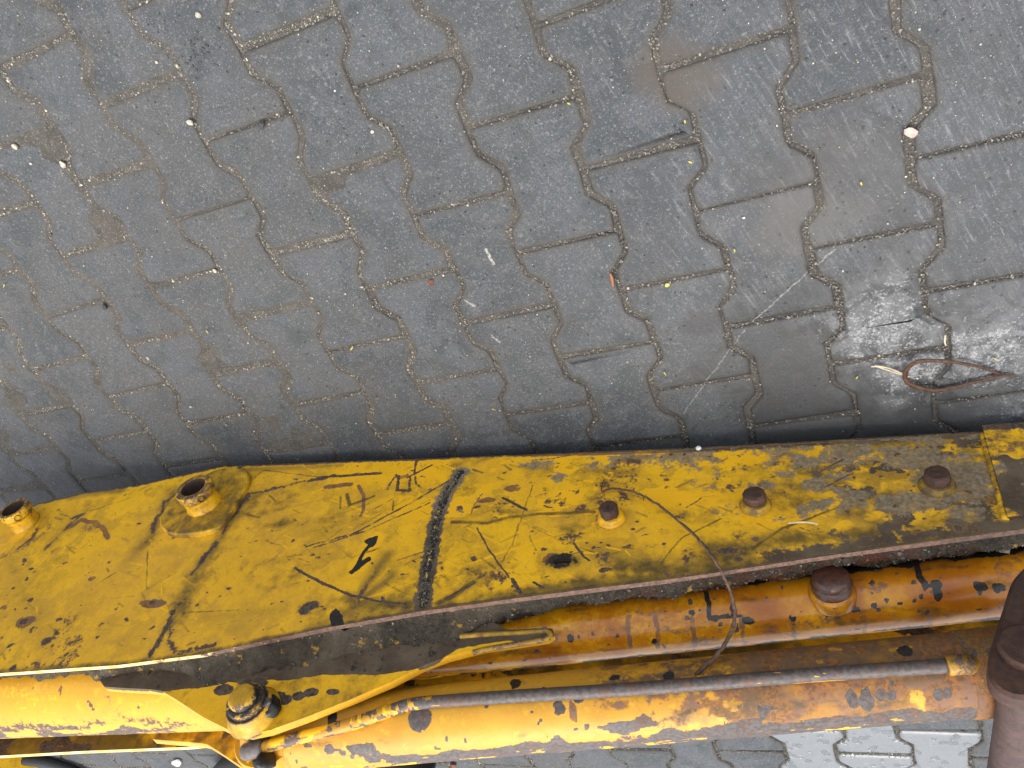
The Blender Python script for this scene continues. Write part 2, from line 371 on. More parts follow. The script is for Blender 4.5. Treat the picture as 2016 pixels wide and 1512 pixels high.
def mat_crud():
    k = NB('caked_grease_and_soil')
    wetm = k.attr('wet'); pal = k.attr('pale')
    n1 = k.noise(22, 5, 0.6); n2 = k.noise(130, 6, 0.7); n3 = k.noise(520, 4, 0.7)
    c = k.mix(k.ss(n2, 0.35, 0.65), (0.014, 0.011, 0.007), (0.050, 0.037, 0.020))
    c = k.mix(k.ss(n1, 0.55, 0.75), c, (0.052, 0.040, 0.022))
    c = k.mix(k.math('MULTIPLY', pal, k.ss(n1, 0.3, 0.6)), c, (0.17, 0.13, 0.085))
    c = k.mix(k.math('MULTIPLY', k.ss(n3, 0.66, 0.74), 0.6), c, (0.26, 0.22, 0.14))
    yl = k.math('MULTIPLY', k.ss(k.noise(34, 5, 0.7, k.mapping(loc=(5, 1, 2))), 0.60, 0.66), 0.8)
    c = k.mix(yl, c, (0.40, 0.22, 0.012))
    c = k.mix(k.math('MULTIPLY', wetm, k.ss(n1, 0.45, 0.7)), c, (0.055, 0.014, 0.006))
    h = k.math('ADD', n2, k.math('MULTIPLY', n3, 0.5))
    return k.fin(c, k.mixf(wetm, 0.85, 0.32), k.bump(h, 0.9, 0.004), 0.45)

M = {
    'paver': mat_paver(), 'sand': mat_sand(), 'grit': mat_grit(), 'crud': mat_crud(),
    'face': paint('worn_yellow_paint', rough=0.48),
    'plate': paint('grimy_yellow_paint', rough=0.5, chips=0.03, grimy=0.10),
    'oily': paint('oily_orange_paint', yellow=(0.70, 0.31, 0.003), ochre=(0.56, 0.205, 0.003), rough=0.36, oil=0.9, gloss=0.6, orange=(0.29, 0.068, 0.003)),
    'bright': paint('bright_yellow_paint', yellow=(0.60, 0.305, 0.012), ochre=(0.54, 0.265, 0.012), rough=0.45),
    'rustpaint': paint('rust_bleeding_yellow_paint', yellow=(0.55, 0.27, 0.014), ochre=(0.47, 0.215, 0.02), rough=0.48, chips=0.02, bare=((0.060, 0.049, 0.043), (0.105, 0.086, 0.078))),
    'far': paint('dirty_yellow_paint', rough=0.55, chips=0.08, grimy=0.28),
    'rust': rust('brown_rust'), 'rustpink': rust('pinkish_brown_rust', (0.036, 0.020, 0.016), (0.085, 0.047, 0.038), 0.62),
    'rustwet': rust('oily_dark_rust', (0.030, 0.014, 0.010), (0.10, 0.034, 0.016), 0.5, 0.7),
    'edge': mat_edge(),
    'steel': plain('grey_brown_steel', (0.12, 0.10, 0.09), 0.45, 0.35),
    'blackgrease': plain('black_grease', (0.014, 0.012, 0.011), 0.35, 0.4),
    'rubber': plain('black_rubber', (0.018, 0.018, 0.019), 0.55, 0.3),
    'hole': plain('dark_inner_steel', (0.045, 0.024, 0.016), 0.7, 0.4),
    'stone': plain('pale_limestone', (0.40, 0.36, 0.28), 0.8, 0.25), 'stonepink': plain('pinkish_concrete_chip', (0.42, 0.32, 0.27), 0.85, 0.25),
    'stonedark': plain('dark_basalt', (0.035, 0.035, 0.038), 0.7, 0.3), 'twig': plain('brown_twig_bark', (0.10, 0.055, 0.035), 0.7, 0.4, 160, 0.8),
    'stalk': plain('dry_brown_stalk', (0.075, 0.034, 0.018), 0.5, 0.6, 200, 0.8), 'straw': plain('pale_straw', (0.55, 0.46, 0.30), 0.7, 0.2),
    'leaf': plain('dry_orange_leaf', (0.27, 0.11, 0.05), 0.7, 0.3), 'petal': plain('yellow_petal', (0.42, 0.36, 0.06), 0.6, 0.2),
    'white': plain('white_flake', (0.72, 0.72, 0.72), 0.6, 0.1), 'green': plain('green_bit', (0.16, 0.24, 0.03), 0.6, 0.2),
    'redchip': plain('red_brick_crumb', (0.13, 0.045, 0.025), 0.8, 0.3),
}

# ------------------------------------------------------------------ object helpers
def mesh(name, verts, faces, mats, smooth=True, attrs=None, fmat=None):
    me = bpy.data.meshes.new(name)
    me.from_pydata([tuple(map(float, v)) for v in verts], [], faces)
    for m in (mats if isinstance(mats, (list, tuple)) else [mats]): me.materials.append(m)
    if fmat is not None: me.polygons.foreach_set('material_index', np.asarray(fmat, dtype=np.int32))
    me.polygons.foreach_set('use_smooth', np.full(len(me.polygons), bool(smooth)))
    if attrs:
        for a, val in attrs.items():
            at = me.attributes.new(a, 'FLOAT', 'POINT'); at.data.foreach_set('value', np.asarray(val, dtype=np.float32).ravel())
    me.update()
    return me

ROOTLOC = {}
def thing(name, label, cat, loc, group=None):
    o = bpy.data.objects.new(name, None); COL.objects.link(o); o.location = tuple(loc); o.empty_display_size = 0.05
    ROOTLOC[o.name] = np.array(loc, float)
    o['label'] = label; o['category'] = cat
    if group: o['group'] = group
    return o

def rootloc(o):
    while o.parent is not None: o = o.parent
    return ROOTLOC.get(o.name, np.zeros(3))

def part(name, parent, verts, faces, mat, smooth=True, attrs=None, fmat=None, sharp=None):
    V = np.asarray(verts, float) - rootloc(parent)
    me = mesh(name, V, faces, mat, smooth, attrs, fmat)
    if sharp: me.set_sharp_from_angle(angle=math.radians(sharp))
    o = bpy.data.objects.new(name, me); COL.objects.link(o); o.parent = parent
    return o

def solo(name, label, cat, verts, faces, mat, loc=None, smooth=True, group=None, kind=None, attrs=None, sharp=None):
    V = np.asarray(verts, float); loc = V.mean(0) if loc is None else np.asarray(loc, float)
    me = mesh(name, V - loc, faces, mat, smooth, attrs)
    if sharp: me.set_sharp_from_angle(angle=math.radians(sharp))
    o = bpy.data.objects.new(name, me); COL.objects.link(o); o.location = tuple(loc)
    if label: o['label'] = label
    if cat: o['category'] = cat
    if group: o['group'] = group
    if kind: o['kind'] = kind
    return o

def frame(axis):
    a = np.asarray(axis, float); a = a / np.linalg.norm(a)
    h = np.array([0, 0, 1.0]) if abs(a[2]) < 0.9 else np.array([1.0, 0, 0])
    e1 = np.cross(h, a); e1 /= np.linalg.norm(e1)
    return a, e1, np.cross(a, e1)

def lathe(prof, c, axis, seg=40, closed=False, wob=0.0, seed=0):
    a, e1, e2 = frame(axis)
    th = np.linspace(0, 2 * math.pi, seg, endpoint=False)
    V, F = [], []
    for i, (r, h) in enumerate(prof):
        rr = r * (1 + wob * (vnoise(th * 1.3 + 7 * np.cos(th), th * 0 + i * 0.7 + seed, seed) - 0.5))
        V.append(np.asarray(c) + h * a + np.cos(th)[:, None] * rr[:, None] * e1 + np.sin(th)[:, None] * rr[:, None] * e2)
    n = len(prof)
    for i in range(n - (0 if closed else 1)):
        j = (i + 1) % n
        for s in range(seg):
            t = (s + 1) % seg
            F.append((i * seg + s, i * seg + t, j * seg + t, j * seg + s))
    return np.concatenate(V), F

def tube(P, r, seg=10, cap=True, flat=1.0):
    P = np.asarray(P, float); n = len(P); r = np.broadcast_to(np.asarray(r, float), (n,))
    T = np.gradient(P, axis=0); T /= np.linalg.norm(T, axis=1)[:, None]
    up = np.array([0.13, 0.2, 1.0]); V, F = [], []
    th = np.linspace(0, 2 * math.pi, seg, endpoint=False)
    for i in range(n):
        e1 = np.cross(up, T[i]); e1 /= np.linalg.norm(e1); e2 = np.cross(T[i], e1)
        V.append(P[i] + r[i] * (np.cos(th)[:, None] * e1 + flat * np.sin(th)[:, None] * e2))
    for i in range(n - 1):
        for s in range(seg):
            t = (s + 1) % seg; F.append((i * seg + s, i * seg + t, (i + 1) * seg + t, (i + 1) * seg + s))
    V = np.concatenate(V)
    if cap:
        F.append(tuple(range(seg))[::-1]); F.append(tuple((n - 1) * seg + s for s in range(seg)))
    return V, F

def spline(P, n):
    P = np.asarray(P, float); m = len(P)
    t = np.linspace(0, m - 1, n); i = np.clip(t.astype(int), 0, m - 2); f = (t - i)[:, None]
    p0 = P[np.clip(i - 1, 0, m - 1)]; p1 = P[i]; p2 = P[i + 1]; p3 = P[np.clip(i + 2, 0, m - 1)]
    return 0.5 * (2 * p1 + (p2 - p0) * f + (2 * p0 - 5 * p1 + 4 * p2 - p3) * f ** 2 + (3 * p1 - p0 - 3 * p2 + p3) * f ** 3)

def join(*vf):
    V, F, o = [], [], 0
    for v, f in vf:
        V.append(np.asarray(v)); F += [tuple(i + o for i in q) for q in f]; o += len(v)
    return np.concatenate(V), F

def slab(outline_uv, w_front, thick, bev=0.002):
    """plate cut to an outline (u, v), bevelled on its front rim"""
    P = np.asarray(outline_uv, float)
    area = 0.5 * np.sum(P[:, 0] * np.roll(P[:, 1], -1) - np.roll(P[:, 0], -1) * P[:, 1])
    if area < 0: P = P[::-1]
    n = len(P)
    d = np.roll(P, -1, 0) - P; nrm = np.stack([d[:, 1], -d[:, 0]], 1); nrm /= np.linalg.norm(nrm, axis=1)[:, None] + 1e-9
    vn = nrm + np.roll(nrm, 1, 0); vn /= np.linalg.norm(vn, axis=1)[:, None] + 1e-9
    I = P - vn * bev
    rings = [W3(I[:, 0], I[:, 1], np.full(n, w_front)), W3(P[:, 0], P[:, 1], np.full(n, w_front - bev)), W3(P[:, 0], P[:, 1], np.full(n, w_front - thick))]
    V = np.concatenate(rings); F = [tuple(range(n))]
    for i in range(2):
        for s in range(n):
            t = (s + 1) % n; F.append((i * n + s, (i + 1) * n + s, (i + 1) * n + t, i * n + t))
    F.append(tuple(2 * n + s for s in range(n))[::-1])
    return V, F

def stroke(U, V, pts, width):
    """how near each (u,v) lies to a polyline: 1 on it, 0 from `width` on"""
    d = np.full(U.shape, 9.0); P = np.asarray(pts, float)
    for a, b in zip(P[:-1], P[1:]):
        ab = b - a; L = ab @ ab + 1e-12
        t = np.clip(((U - a[0]) * ab[0] + (V - a[1]) * ab[1]) / L, 0, 1)
        d = np.minimum(d, np.hypot(U - a[0] - t * ab[0], V - a[1] - t * ab[1]))
    return np.clip(1 - d / width, 0, 1)

# ================================================================== THE PAVING
PW, PL = 0.14, 0.1025243                                     # column width, half length of a block
bedV, bedF = [], []
g = 60.0
bed = solo('pavement', None, None, [(-g, -g, -0.0092), (g, -g, -0.0092), (g, g, -0.0092), (-g, g, -0.0092)], [(0, 1, 2, 3)], M['sand'], loc=(0, 0, 0), kind='structure')

def paver_outline(seed, d=0.0, ch=1.0):
    gp = 0.0034
    hw, nw, hl = 0.0835 - gp - d, 0.0565 - gp - d, PL - gp - d
    q0, q1 = 0.0645 + 0.43 * d, 0.0385 + 0.43 * d
    half = [(hw - 0.004 * ch, hl), (hw, hl - 0.004 * ch), (hw, q0 + 0.004 * ch), (hw - 0.003 * ch, q0 - 0.002 * ch), (nw + 0.003 * ch, q1 + 0.003 * ch), (nw, q1 - 0.003 * ch), (nw, 0.0)]
    side = half + [(x, -y) for x, y in half[-2::-1]]
    P = np.array(side + [(-x, -y) for x, y in side])
    return P + np.random.default_rng(seed).normal(0, 0.0013, P.shape)

def paver_mesh(seed, inset_a=0.0062, drop=0.0036):
    P = paver_outline(seed); n = len(P)
    r = np.random.default_rng(seed + 50)
    def ins(d, ch, j): return paver_outline(seed, d, ch) + r.normal(0, j, (n, 2))
    rings = [(P, -0.045, 1.0), (P, -drop, 1.0), (ins(inset_a * 0.55, 0.95, 0.0006), -drop * 0.32, 0.9), (ins(inset_a * 1.5, 0.9, 0.0008), 0.0, 0.45), (ins(0.017, 0.7, 0.001), 0.0002, 0.0)]
    V, E = [], []
    for q, z, e in rings:
        V += [(x, y, z) for x, y in q]; E += [e] * n
    F = []
    ccw = np.sum(P[:, 0] * np.roll(P[:, 1], -1) - np.roll(P[:, 0], -1) * P[:, 1]) > 0
    for i in range(len(rings) - 1):
        for k in range(n):
            t = (k + 1) % n
            f = (i * n + k, i * n + t, (i + 1) * n + t, (i + 1) * n + k)
            F.append(f if ccw else f[::-1])
    b = (len(rings) - 1) * n
    # the top as three pieces: head, waist, head (vertex order: right side 0-12 downwards, left side 13-25 upwards)
    top = [(0, 1, 2, 3, 4, 22 - 1, 22, 23, 24, 25), (4, 5, 6, 7, 8, 17, 18, 19, 20, 21), (8, 9, 10, 11, 12, 13, 14, 15, 16, 17)]
    for q in top:
        q = tuple(b + k for k in q)
        F.append(q if ccw else q[::-1])
    return mesh('paver', V, F, M['paver'], True, {'edge': E})

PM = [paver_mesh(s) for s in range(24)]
cand = []
for i in range(-30, 26):
    for j in range(-18, 40):
        if (i + j) % 2: continue
        c = np.array([i * PW, -j * PL, 0.0])
        dep = (c - CAM) @ ROT[2]
        p = project(c)[0] if dep > 0.2 else (9e9, 9e9)
        shown = -170 < p[0] < 2190 and -170 < p[1] < 1690
        if shown or (np.hypot(c[0] - 0.4, c[1] + 0.7) < 2.6): cand.append((dep + (0 if shown else 100), i, j, c))
cand.sort(key=lambda t: t[0])
PAVED = []
rest = []
for k, (dep, i, j, c) in enumerate(cand):
    PAVED.append(c)
    z = random.uniform(-0.0022, 0.0014)
    if k < 300:
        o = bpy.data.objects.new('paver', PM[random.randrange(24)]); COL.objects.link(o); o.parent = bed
        o.location = (c[0] + random.gauss(0, 0.0011), c[1] + random.gauss(0, 0.0011), z)
        o.rotation_euler = (random.gauss(0, 0.006), random.gauss(0, 0.008), (math.pi if random.random() < 0.5 else 0) + random.gauss(0, 0.009))
    else:
        rest.append((c, z))
if rest:
    src = PM[0]; sv = np.array([v.co[:] for v in src.vertices]); sf = [tuple(p.vertices) for p in src.polygons]
    V, F = join(*[(sv + np.array([c[0], c[1], z]), sf) for c, z in rest])
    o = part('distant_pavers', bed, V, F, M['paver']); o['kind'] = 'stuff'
print('PAVERS', len(cand))

# sand swept unevenly into the joints
gx, gy = np.meshgrid(np.arange(-1.8, 2.1, 0.006), np.arange(-1.25, 0.75, 0.006), indexing='ij')
lft = np.clip(1.0 - (gx + 0.1) / 1.0, 0, 1)
gz = -0.0062 + 0.0034 * (fbm(gx * 11, gy * 11, 201, 4) - 0.40) * 2 + 0.0029 * lft + 0.0012 * (fbm(gx * 70, gy * 70, 203, 2) - 0.5)
gz = np.minimum(gz, -0.0012)
ii = np.arange(gx.size).reshape(gx.shape)
Fq = np.stack([ii[:-1, :-1], ii[1:, :-1], ii[1:, 1:], ii[:-1, 1:]], -1).reshape(-1, 4)
o = part('joint_sand', bed, np.stack([gx, gy, gz], -1).reshape(-1, 3), [tuple(q) for q in Fq.tolist()], M['sand']); o['kind'] = 'stuff'
# sand grains in the joints and strewn over the blocks
OCT = np.array([(1, 0, 0), (-1, 0, 0), (0, 1, 0), (0, -1, 0), (0, 0, 1), (0, 0, -1)], float)
OF = [(0, 2, 4), (2, 1, 4), (1, 3, 4), (3, 0, 4), (2, 0, 5), (1, 2, 5), (3, 1, 5), (0, 3, 5)]
def grains(C, S, tone, name, parent, flat=0.7):
    n = len(C)
    Rm = rng.normal(size=(n, 3, 3)); Q, _ = np.linalg.qr(Rm)
    sc = rng.uniform(0.6, 1.3, (n, 6, 1))
    V = (OCT[None] * sc) @ Q * S[:, None, None]; V[:, :, 2] *= flat
    V = (V + C[:, None]).reshape(-1, 3)
    F = (np.arange(n)[:, None, None] * 6 + np.array(OF)[None]).reshape(-1, 3)
    o = part(name, parent, V, F.tolist(), M['grit'], False, {'tone': np.repeat(tone, 6)})
    o['kind'] = 'stuff'
    return o
OUT = paver_outline(99)
seglen = np.linalg.norm(np.roll(OUT, -1, 0) - OUT, axis=1)
C, S, T = [], [], []
for c in PAVED:
    p = project(c)[0]
    if not (-120 < p[0] < 2140 and -120 < p[1] < 1010 or 1400 < p[1] < 1600): continue
    n = 980 if c[0] < 0.45 else 560
    k = rng.choice(len(OUT), n, p=seglen / seglen.sum()); t = rng.random((n, 1))
    q = OUT[k] * (1 - t) + np.roll(OUT, -1, 0)[k] * t
    q = q * (1 + (0.0028 / 0.08) * rng.random((n, 1))) + rng.normal(0, 0.0026, (n, 2))
    q = q + c[:2]
    left = np.clip(1.0 - q[:, 0] / 0.9, 0.25, 1.0)
    keep = fbm(q[:, 0] * 9, q[:, 1] * 9, 5) * 1.15 + 0.15 * left > rng.random(n) * 0.85 + 0.20
    q = q[keep]
    s = rng.lognormal(math.log(0.0011), 0.38, len(q)).clip(0.0005, 0.0032)
    C.append(np.c_[q, -0.0046 + rng.random(len(q)) * 0.0026]); S.append(s); T.append(np.clip(rng.beta(1.6, 1.7, len(q)) + 0.22 * (left[keep] - 0.5), 0, 1))
C, S, T = np.concatenate(C), np.concatenate(S), np.concatenate(T)
grains(C, S, T, 'joint_grit', bed)
n = 5200
q = np.array([ground_at(x, y)[:2] for x, y in zip(rng.uniform(-60, 2080, n), rng.uniform(-60, 1000, n))])
keep = fbm(q[:, 0] * 4, q[:, 1] * 4, 8) + 0.25 * np.clip(1 - q[:, 0], 0, 1) > rng.random(n) * 0.9 + 0.08
q = q[keep]
s = rng.lognormal(math.log(0.0009), 0.4, len(q)).clip(0.0004, 0.003)
grains(np.c_[q, s * 0.5 + 0.0004], s, rng.beta(1.1, 0.9, len(q)), 'strewn_grit', bed)
n = 46
q = np.array([ground_at(*p)[:2] for p in np.c_[rng.normal(398, 22, n), rng.normal(108, 24, n)]])
s = rng.uniform(0.0012, 0.0032, n)
grains(np.c_[q, s * 0.4], s, np.zeros(n), 'dark_crumbs', bed)

# ================================================================== THE BOOM
boom = thing('excavator_boom', 'scratched yellow steel boom with pin bosses lying along the paving', 'excavator boom', W3(0.5, -0.03, -0.12))
TH = 0.0085; DW = 0.255
low_px = [(0, 1024), (79, 990), (166, 970), (263, 957), (438, 917), (760, 905), (1340, 882), (1640, 866), (1930, 848)]
up_px = [(0, 1325), (230, 1309), (400, 1287), (650, 1235), (830, 1204), (1000, 1180), (1300, 1143), (1640, 1092), (2016, 1042)]
LOW = pts_at(low_px); UPP = pts_at(up_px)
LOW = np.vstack([[(-0.95, 0.52)], [(-0.84, 0.33)], [(-0.70, 0.235)], LOW, [(1.80, LOW[-1, 1] - 0.004)]])
UPP = np.vstack([[(-0.95, 0.56)], [(-0.60, 0.550)], [(-0.35, 0.530)], UPP, [(1.80, UPP[-1, 1] - 0.07)]])
def lower(u): return np.interp(u, LOW[:, 0], LOW[:, 1])
def upper(u): return np.interp(u, UPP[:, 0], UPP[:, 1])

def side_grid(nu, nv, u0, u1):
    us = np.linspace(u0, u1, nu); t = np.linspace(0, 1, nv)
    U = np.repeat(us[:, None], nv, 1); V = lower(us)[:, None] * (1 - t) + upper(us)[:, None] * t
    return U, V

nu, nv = 1040, 236
U, V = side_grid(nu, nv, -0.95, 1.62)
Wd = 0.0035 * (fbm(U * 5, V * 5, 3, 3) - 0.5) + 0.0014 * (fbm(U * 18, V * 18, 4, 3) - 0.5)
mk = {a: np.zeros_like(U) for a in ('chip', 'rust', 'grime', 'black', 'dirt', 'fade', 'fresh', 'mud', 'smear')}
def warp2(X, Y, a=0.0085, b=0.0045, sd=0):
    return (X + a * (fbm(X * 42, Y * 42, 301 + sd, 3) - 0.5) + b * (fbm(X * 170, Y * 170, 303 + sd, 3) - 0.5),
            Y + a * (fbm(X * 42, Y * 42, 305 + sd, 3) - 0.5) + b * (fbm(X * 170, Y * 170, 307 + sd, 3) - 0.5))
UQ, VQ = warp2(U, V)
UL, VL = warp2(U, V, 0.003, 0.0015, 20)
def S_(ch, pts, wpx, val=1.0, hard=1.5):
    q = pts_at(pts); s = 0.0011 if pts[0][0] < 900 else 0.00085
    m = np.clip(stroke(*((UL, VL) if wpx < 7 else (UQ, VQ)), q, wpx * s) * hard, 0, 1) * val
    mk[ch] = np.maximum(mk[ch], m)
def B_(ch, p, rx, ry, val=1.0, ang=0.0, soft=1.0):
    q = uv_at(*p); s = 0.0011 if p[0] < 900 else 0.00085
    du, dv = UQ - q[0], (VQ - q[1]); ca, sa = math.cos(ang), math.sin(ang)
    # along / across in the plate's plane
    a = (du * ca + dv * sa) / (rx * s); b = (-du * sa + dv * ca) / (ry * s)
    m = np.clip((1.25 - np.hypot(a, b)) / (0.5 * soft), 0, 1) * val
    mk[ch] = np.maximum(mk[ch], m)
hgt = V - lower(U); dep = upper(U) - V
ux = lambda px, py: uv_at(px, py)[0]
# broad weathering
left = sst(U, 0.62, 0.20)
mk['fade'] = np.maximum(mk['fade'], left * 0.75 * sst(fbm(U * 4, V * 5, 21), 0.28, 0.6) * sst(hgt, 0.02, 0.12))
mk['fade'] = np.maximum(mk['fade'], 0.55 * sst(fbm(U * 6, V * 6, 23), 0.5, 0.7))
right = sst(U, 0.86, 1.30)
g1 = fbm(U * 7, V * 9, 31)
mk['grime'] = np.maximum(mk['grime'], right * (0.16 + 0.62 * sst(g1, 0.38, 0.62)))
mk['grime'] = np.maximum(mk['grime'], 0.50 * sst(fbm(UQ * 6, VQ * 9, 33), 0.46, 0.66) * sst(U, -0.1, 0.3))
mk['grime'] = np.maximum(mk['grime'], (0.95 * sst(dep, 0.040, 0.004)) * sst(U, 0.45, 0.75))
mk['grime'] = np.maximum(mk['grime'], (0.8 * sst(dep, 0.016, 0.002)))
mk['rust'] = np.maximum(mk['rust'], 0.85 * sst(dep, 0.012, 0.002) * sst(U, 0.2, 0.7) + 0.35 * sst(dep, 0.008, 0.001))
mk['rust'] = np.maximum(mk['rust'], 0.9 * sst(hgt, 0.020, 0.004) * sst(U, 0.55, 0.95) + 0.55 * sst(hgt, 0.012, 0.002))
mk['chip'] = np.maximum(mk['chip'], 0.75 * sst(hgt, 0.010, 0.001) + 0.65 * sst(dep, 0.006, 0.0))
mk['dirt'] = np.maximum(mk['dirt'], 0.66 * sst(U, 0.55, 0.80) * sst(hgt, 0.10, 0.02) * sst(hgt, 0.004, 0.016) * sst(fbm(U * 15, V * 20, 36), 0.40, 0.60))
mk['fresh'] = np.maximum(mk['fresh'], 0.8 * sst(fbm(UQ * 16, VQ * 22, 41), 0.50, 0.60) * sst(U, 0.30, 0.55) * sst(hgt, 0.25, 0.14))
mk['fresh'] = np.maximum(mk['fresh'], 0.6 * sst(U, 0.2, 0.32) * sst(U, 0.60, 0.50) * sst(hgt, 0.14, 0.05))
mk['mud'] = np.maximum(mk['mud'], 0.62 * sst(dep, 0.05, 0.012) * sst(fbm(U * 8, V * 14, 37), 0.42, 0.60) * sst(U, 0.60, 0.85))
mk['mud'] = np.maximum(mk['mud'], 0.60 * sst(hgt, 0.030, 0.008) * sst(U, 0.72, 1.05))
mk['mud'] = np.maximum(mk['mud'], 0.60 * right * sst(fbm(UQ * 26, VQ * 40, 38), 0.49, 0.60))
mk['dirt'] = np.maximum(mk['dirt'], 0.66 * sst(U, 0.80, 1.15) * sst(fbm(UQ * 24, VQ * 38, 39), 0.46, 0.58) * sst(dep, 0.05, 0.10))
# dried clay at the right end
for p, rx, ry, v in (((1885, 945), 95, 80, 0.95), ((1790, 900), 70, 60, 0.85), ((1800, 990), 90, 45, 0.75), ((1660, 900), 60, 30, 0.65), ((1590, 880), 70, 18, 0.6),
                     ((1050, 915), 75, 26, 0.72), ((1180, 915), 90, 25, 0.66), ((1330, 905), 80, 22, 0.62), ((905, 942), 26, 28, 0.8), ((1900, 1010), 60, 30, 0.6),
                     ((1100, 940), 30, 22, 0.75), ((905, 1005), 18, 14, 0.7)):
    B_('dirt', p, rx, ry, v, 0, 2.0)
# weld seam across the plate, peeled and packed with dirt
S_('black', [(905, 930), (884, 965), (866, 1000), (855, 1050), (845, 1100), (838, 1150), (832, 1192)], 22, 0.60, 1.3)
S_('mud', [(905, 930), (884, 965), (866, 1000), (856, 1040), (838, 1150), (832, 1192)], 30, 0.8, 1.5)
S_('dirt', [(905, 930), (884, 965), (868, 995)], 34, 0.8, 1.5)
# diagonal peeled seam at the left
def ragged(pts, w, v=0.8, halo=1.9):
    S_('chip', pts, w * 0.8, v * 0.86, 1.1); S_('smear', pts, w * halo, 0.6, 1.0)
ragged([(487, 975), (470, 1000), (452, 1020)], 24, 0.9); ragged([(452, 1020), (437, 1048)], 13)
ragged([(425, 1070), (405, 1090), (395, 1108)], 19, 0.85); ragged([(390, 1115), (378, 1130)], 9)
ragged([(365, 1175), (352, 1190)], 10); ragged([(340, 1205), (325, 1240), (310, 1265), (296, 1290)], 15, 0.85)
ragged([(335, 1235), (330, 1262), (346, 1284)], 13, 0.7); S_('chip', [(345, 1286), (420, 1268)], 9, 0.6)
ragged([(490, 972), (560, 958), (600, 945)], 12, 0.75); S_('grime', [(500, 975), (460, 1020), (420, 1075), (330, 1240)], 45, 0.7, 1.0)
ragged([(325, 985), (318, 1010), (305, 1020), (300, 1050)], 15, 0.75); ragged([(345, 975), (330, 985)], 16)
S_('grime', [(340, 970), (300, 1050), (280, 1080)], 34, 0.7, 1.0)
ragged([(170, 1005), (140, 1030), (100, 1070), (88, 1084)], 15, 0.68); ragged([(165, 1010), (145, 1020)], 15, 0.8)
ragged([(75, 1040), (60, 1062), (35, 1080)], 12, 0.7); S_('rust', [(100, 1035), (50, 1075), (5, 1095)], 30, 0.55, 1.0)
for p, r in (((48, 1102), 13), ((25, 1160), 6), ((52, 1140), 8), ((45, 1225), 17), ((115, 1220), 10), ((90, 1262), 18), ((62, 1120), 8), ((125, 1110), 5),
             ((250, 1220), 8), ((215, 1107), 6), ((450, 1158), 8), ((430, 1175), 5), ((465, 1195), 4), ((300, 1232), 6), ((24, 1315), 12), ((20, 1270), 9),
             ((610, 1195), 24), ((600, 1205), 18), ((755, 1180), 9), ((815, 1105), 6), ((1105, 995), 5), ((982, 992), 8), ((940, 1000), 14), ((905, 1000), 12),
             ((30, 1200), 5), ((110, 1245), 9), ((127, 1290), 8), ((300, 1185), 10), ((1180, 1080), 5), ((1240, 1075), 6), ((1115, 1145), 7), ((870, 1120), 5)):
    B_('chip', p, r * 0.85, r * 0.5, 0.80, random.uniform(-0.6, 0.9), 1.6); B_('smear', p, r * 1.5, r, 0.7, 0, 2.4)
B_('rust', (300, 1187), 26, 9, 0.85); B_('rust', (47, 1225), 20, 14, 0.8); B_('rust', (960, 985), 20, 10, 0.8); B_('rust', (1010, 960), 18, 12, 0.7)
# worn ring near the left boss
S_('rust', [(135, 1040), (160, 1025), (188, 1028), (205, 1042), (214, 1060)], 9, 0.8, 1.5)
B_('rust', (170, 1040), 46, 22, 0.50, -0.1, 2.2)
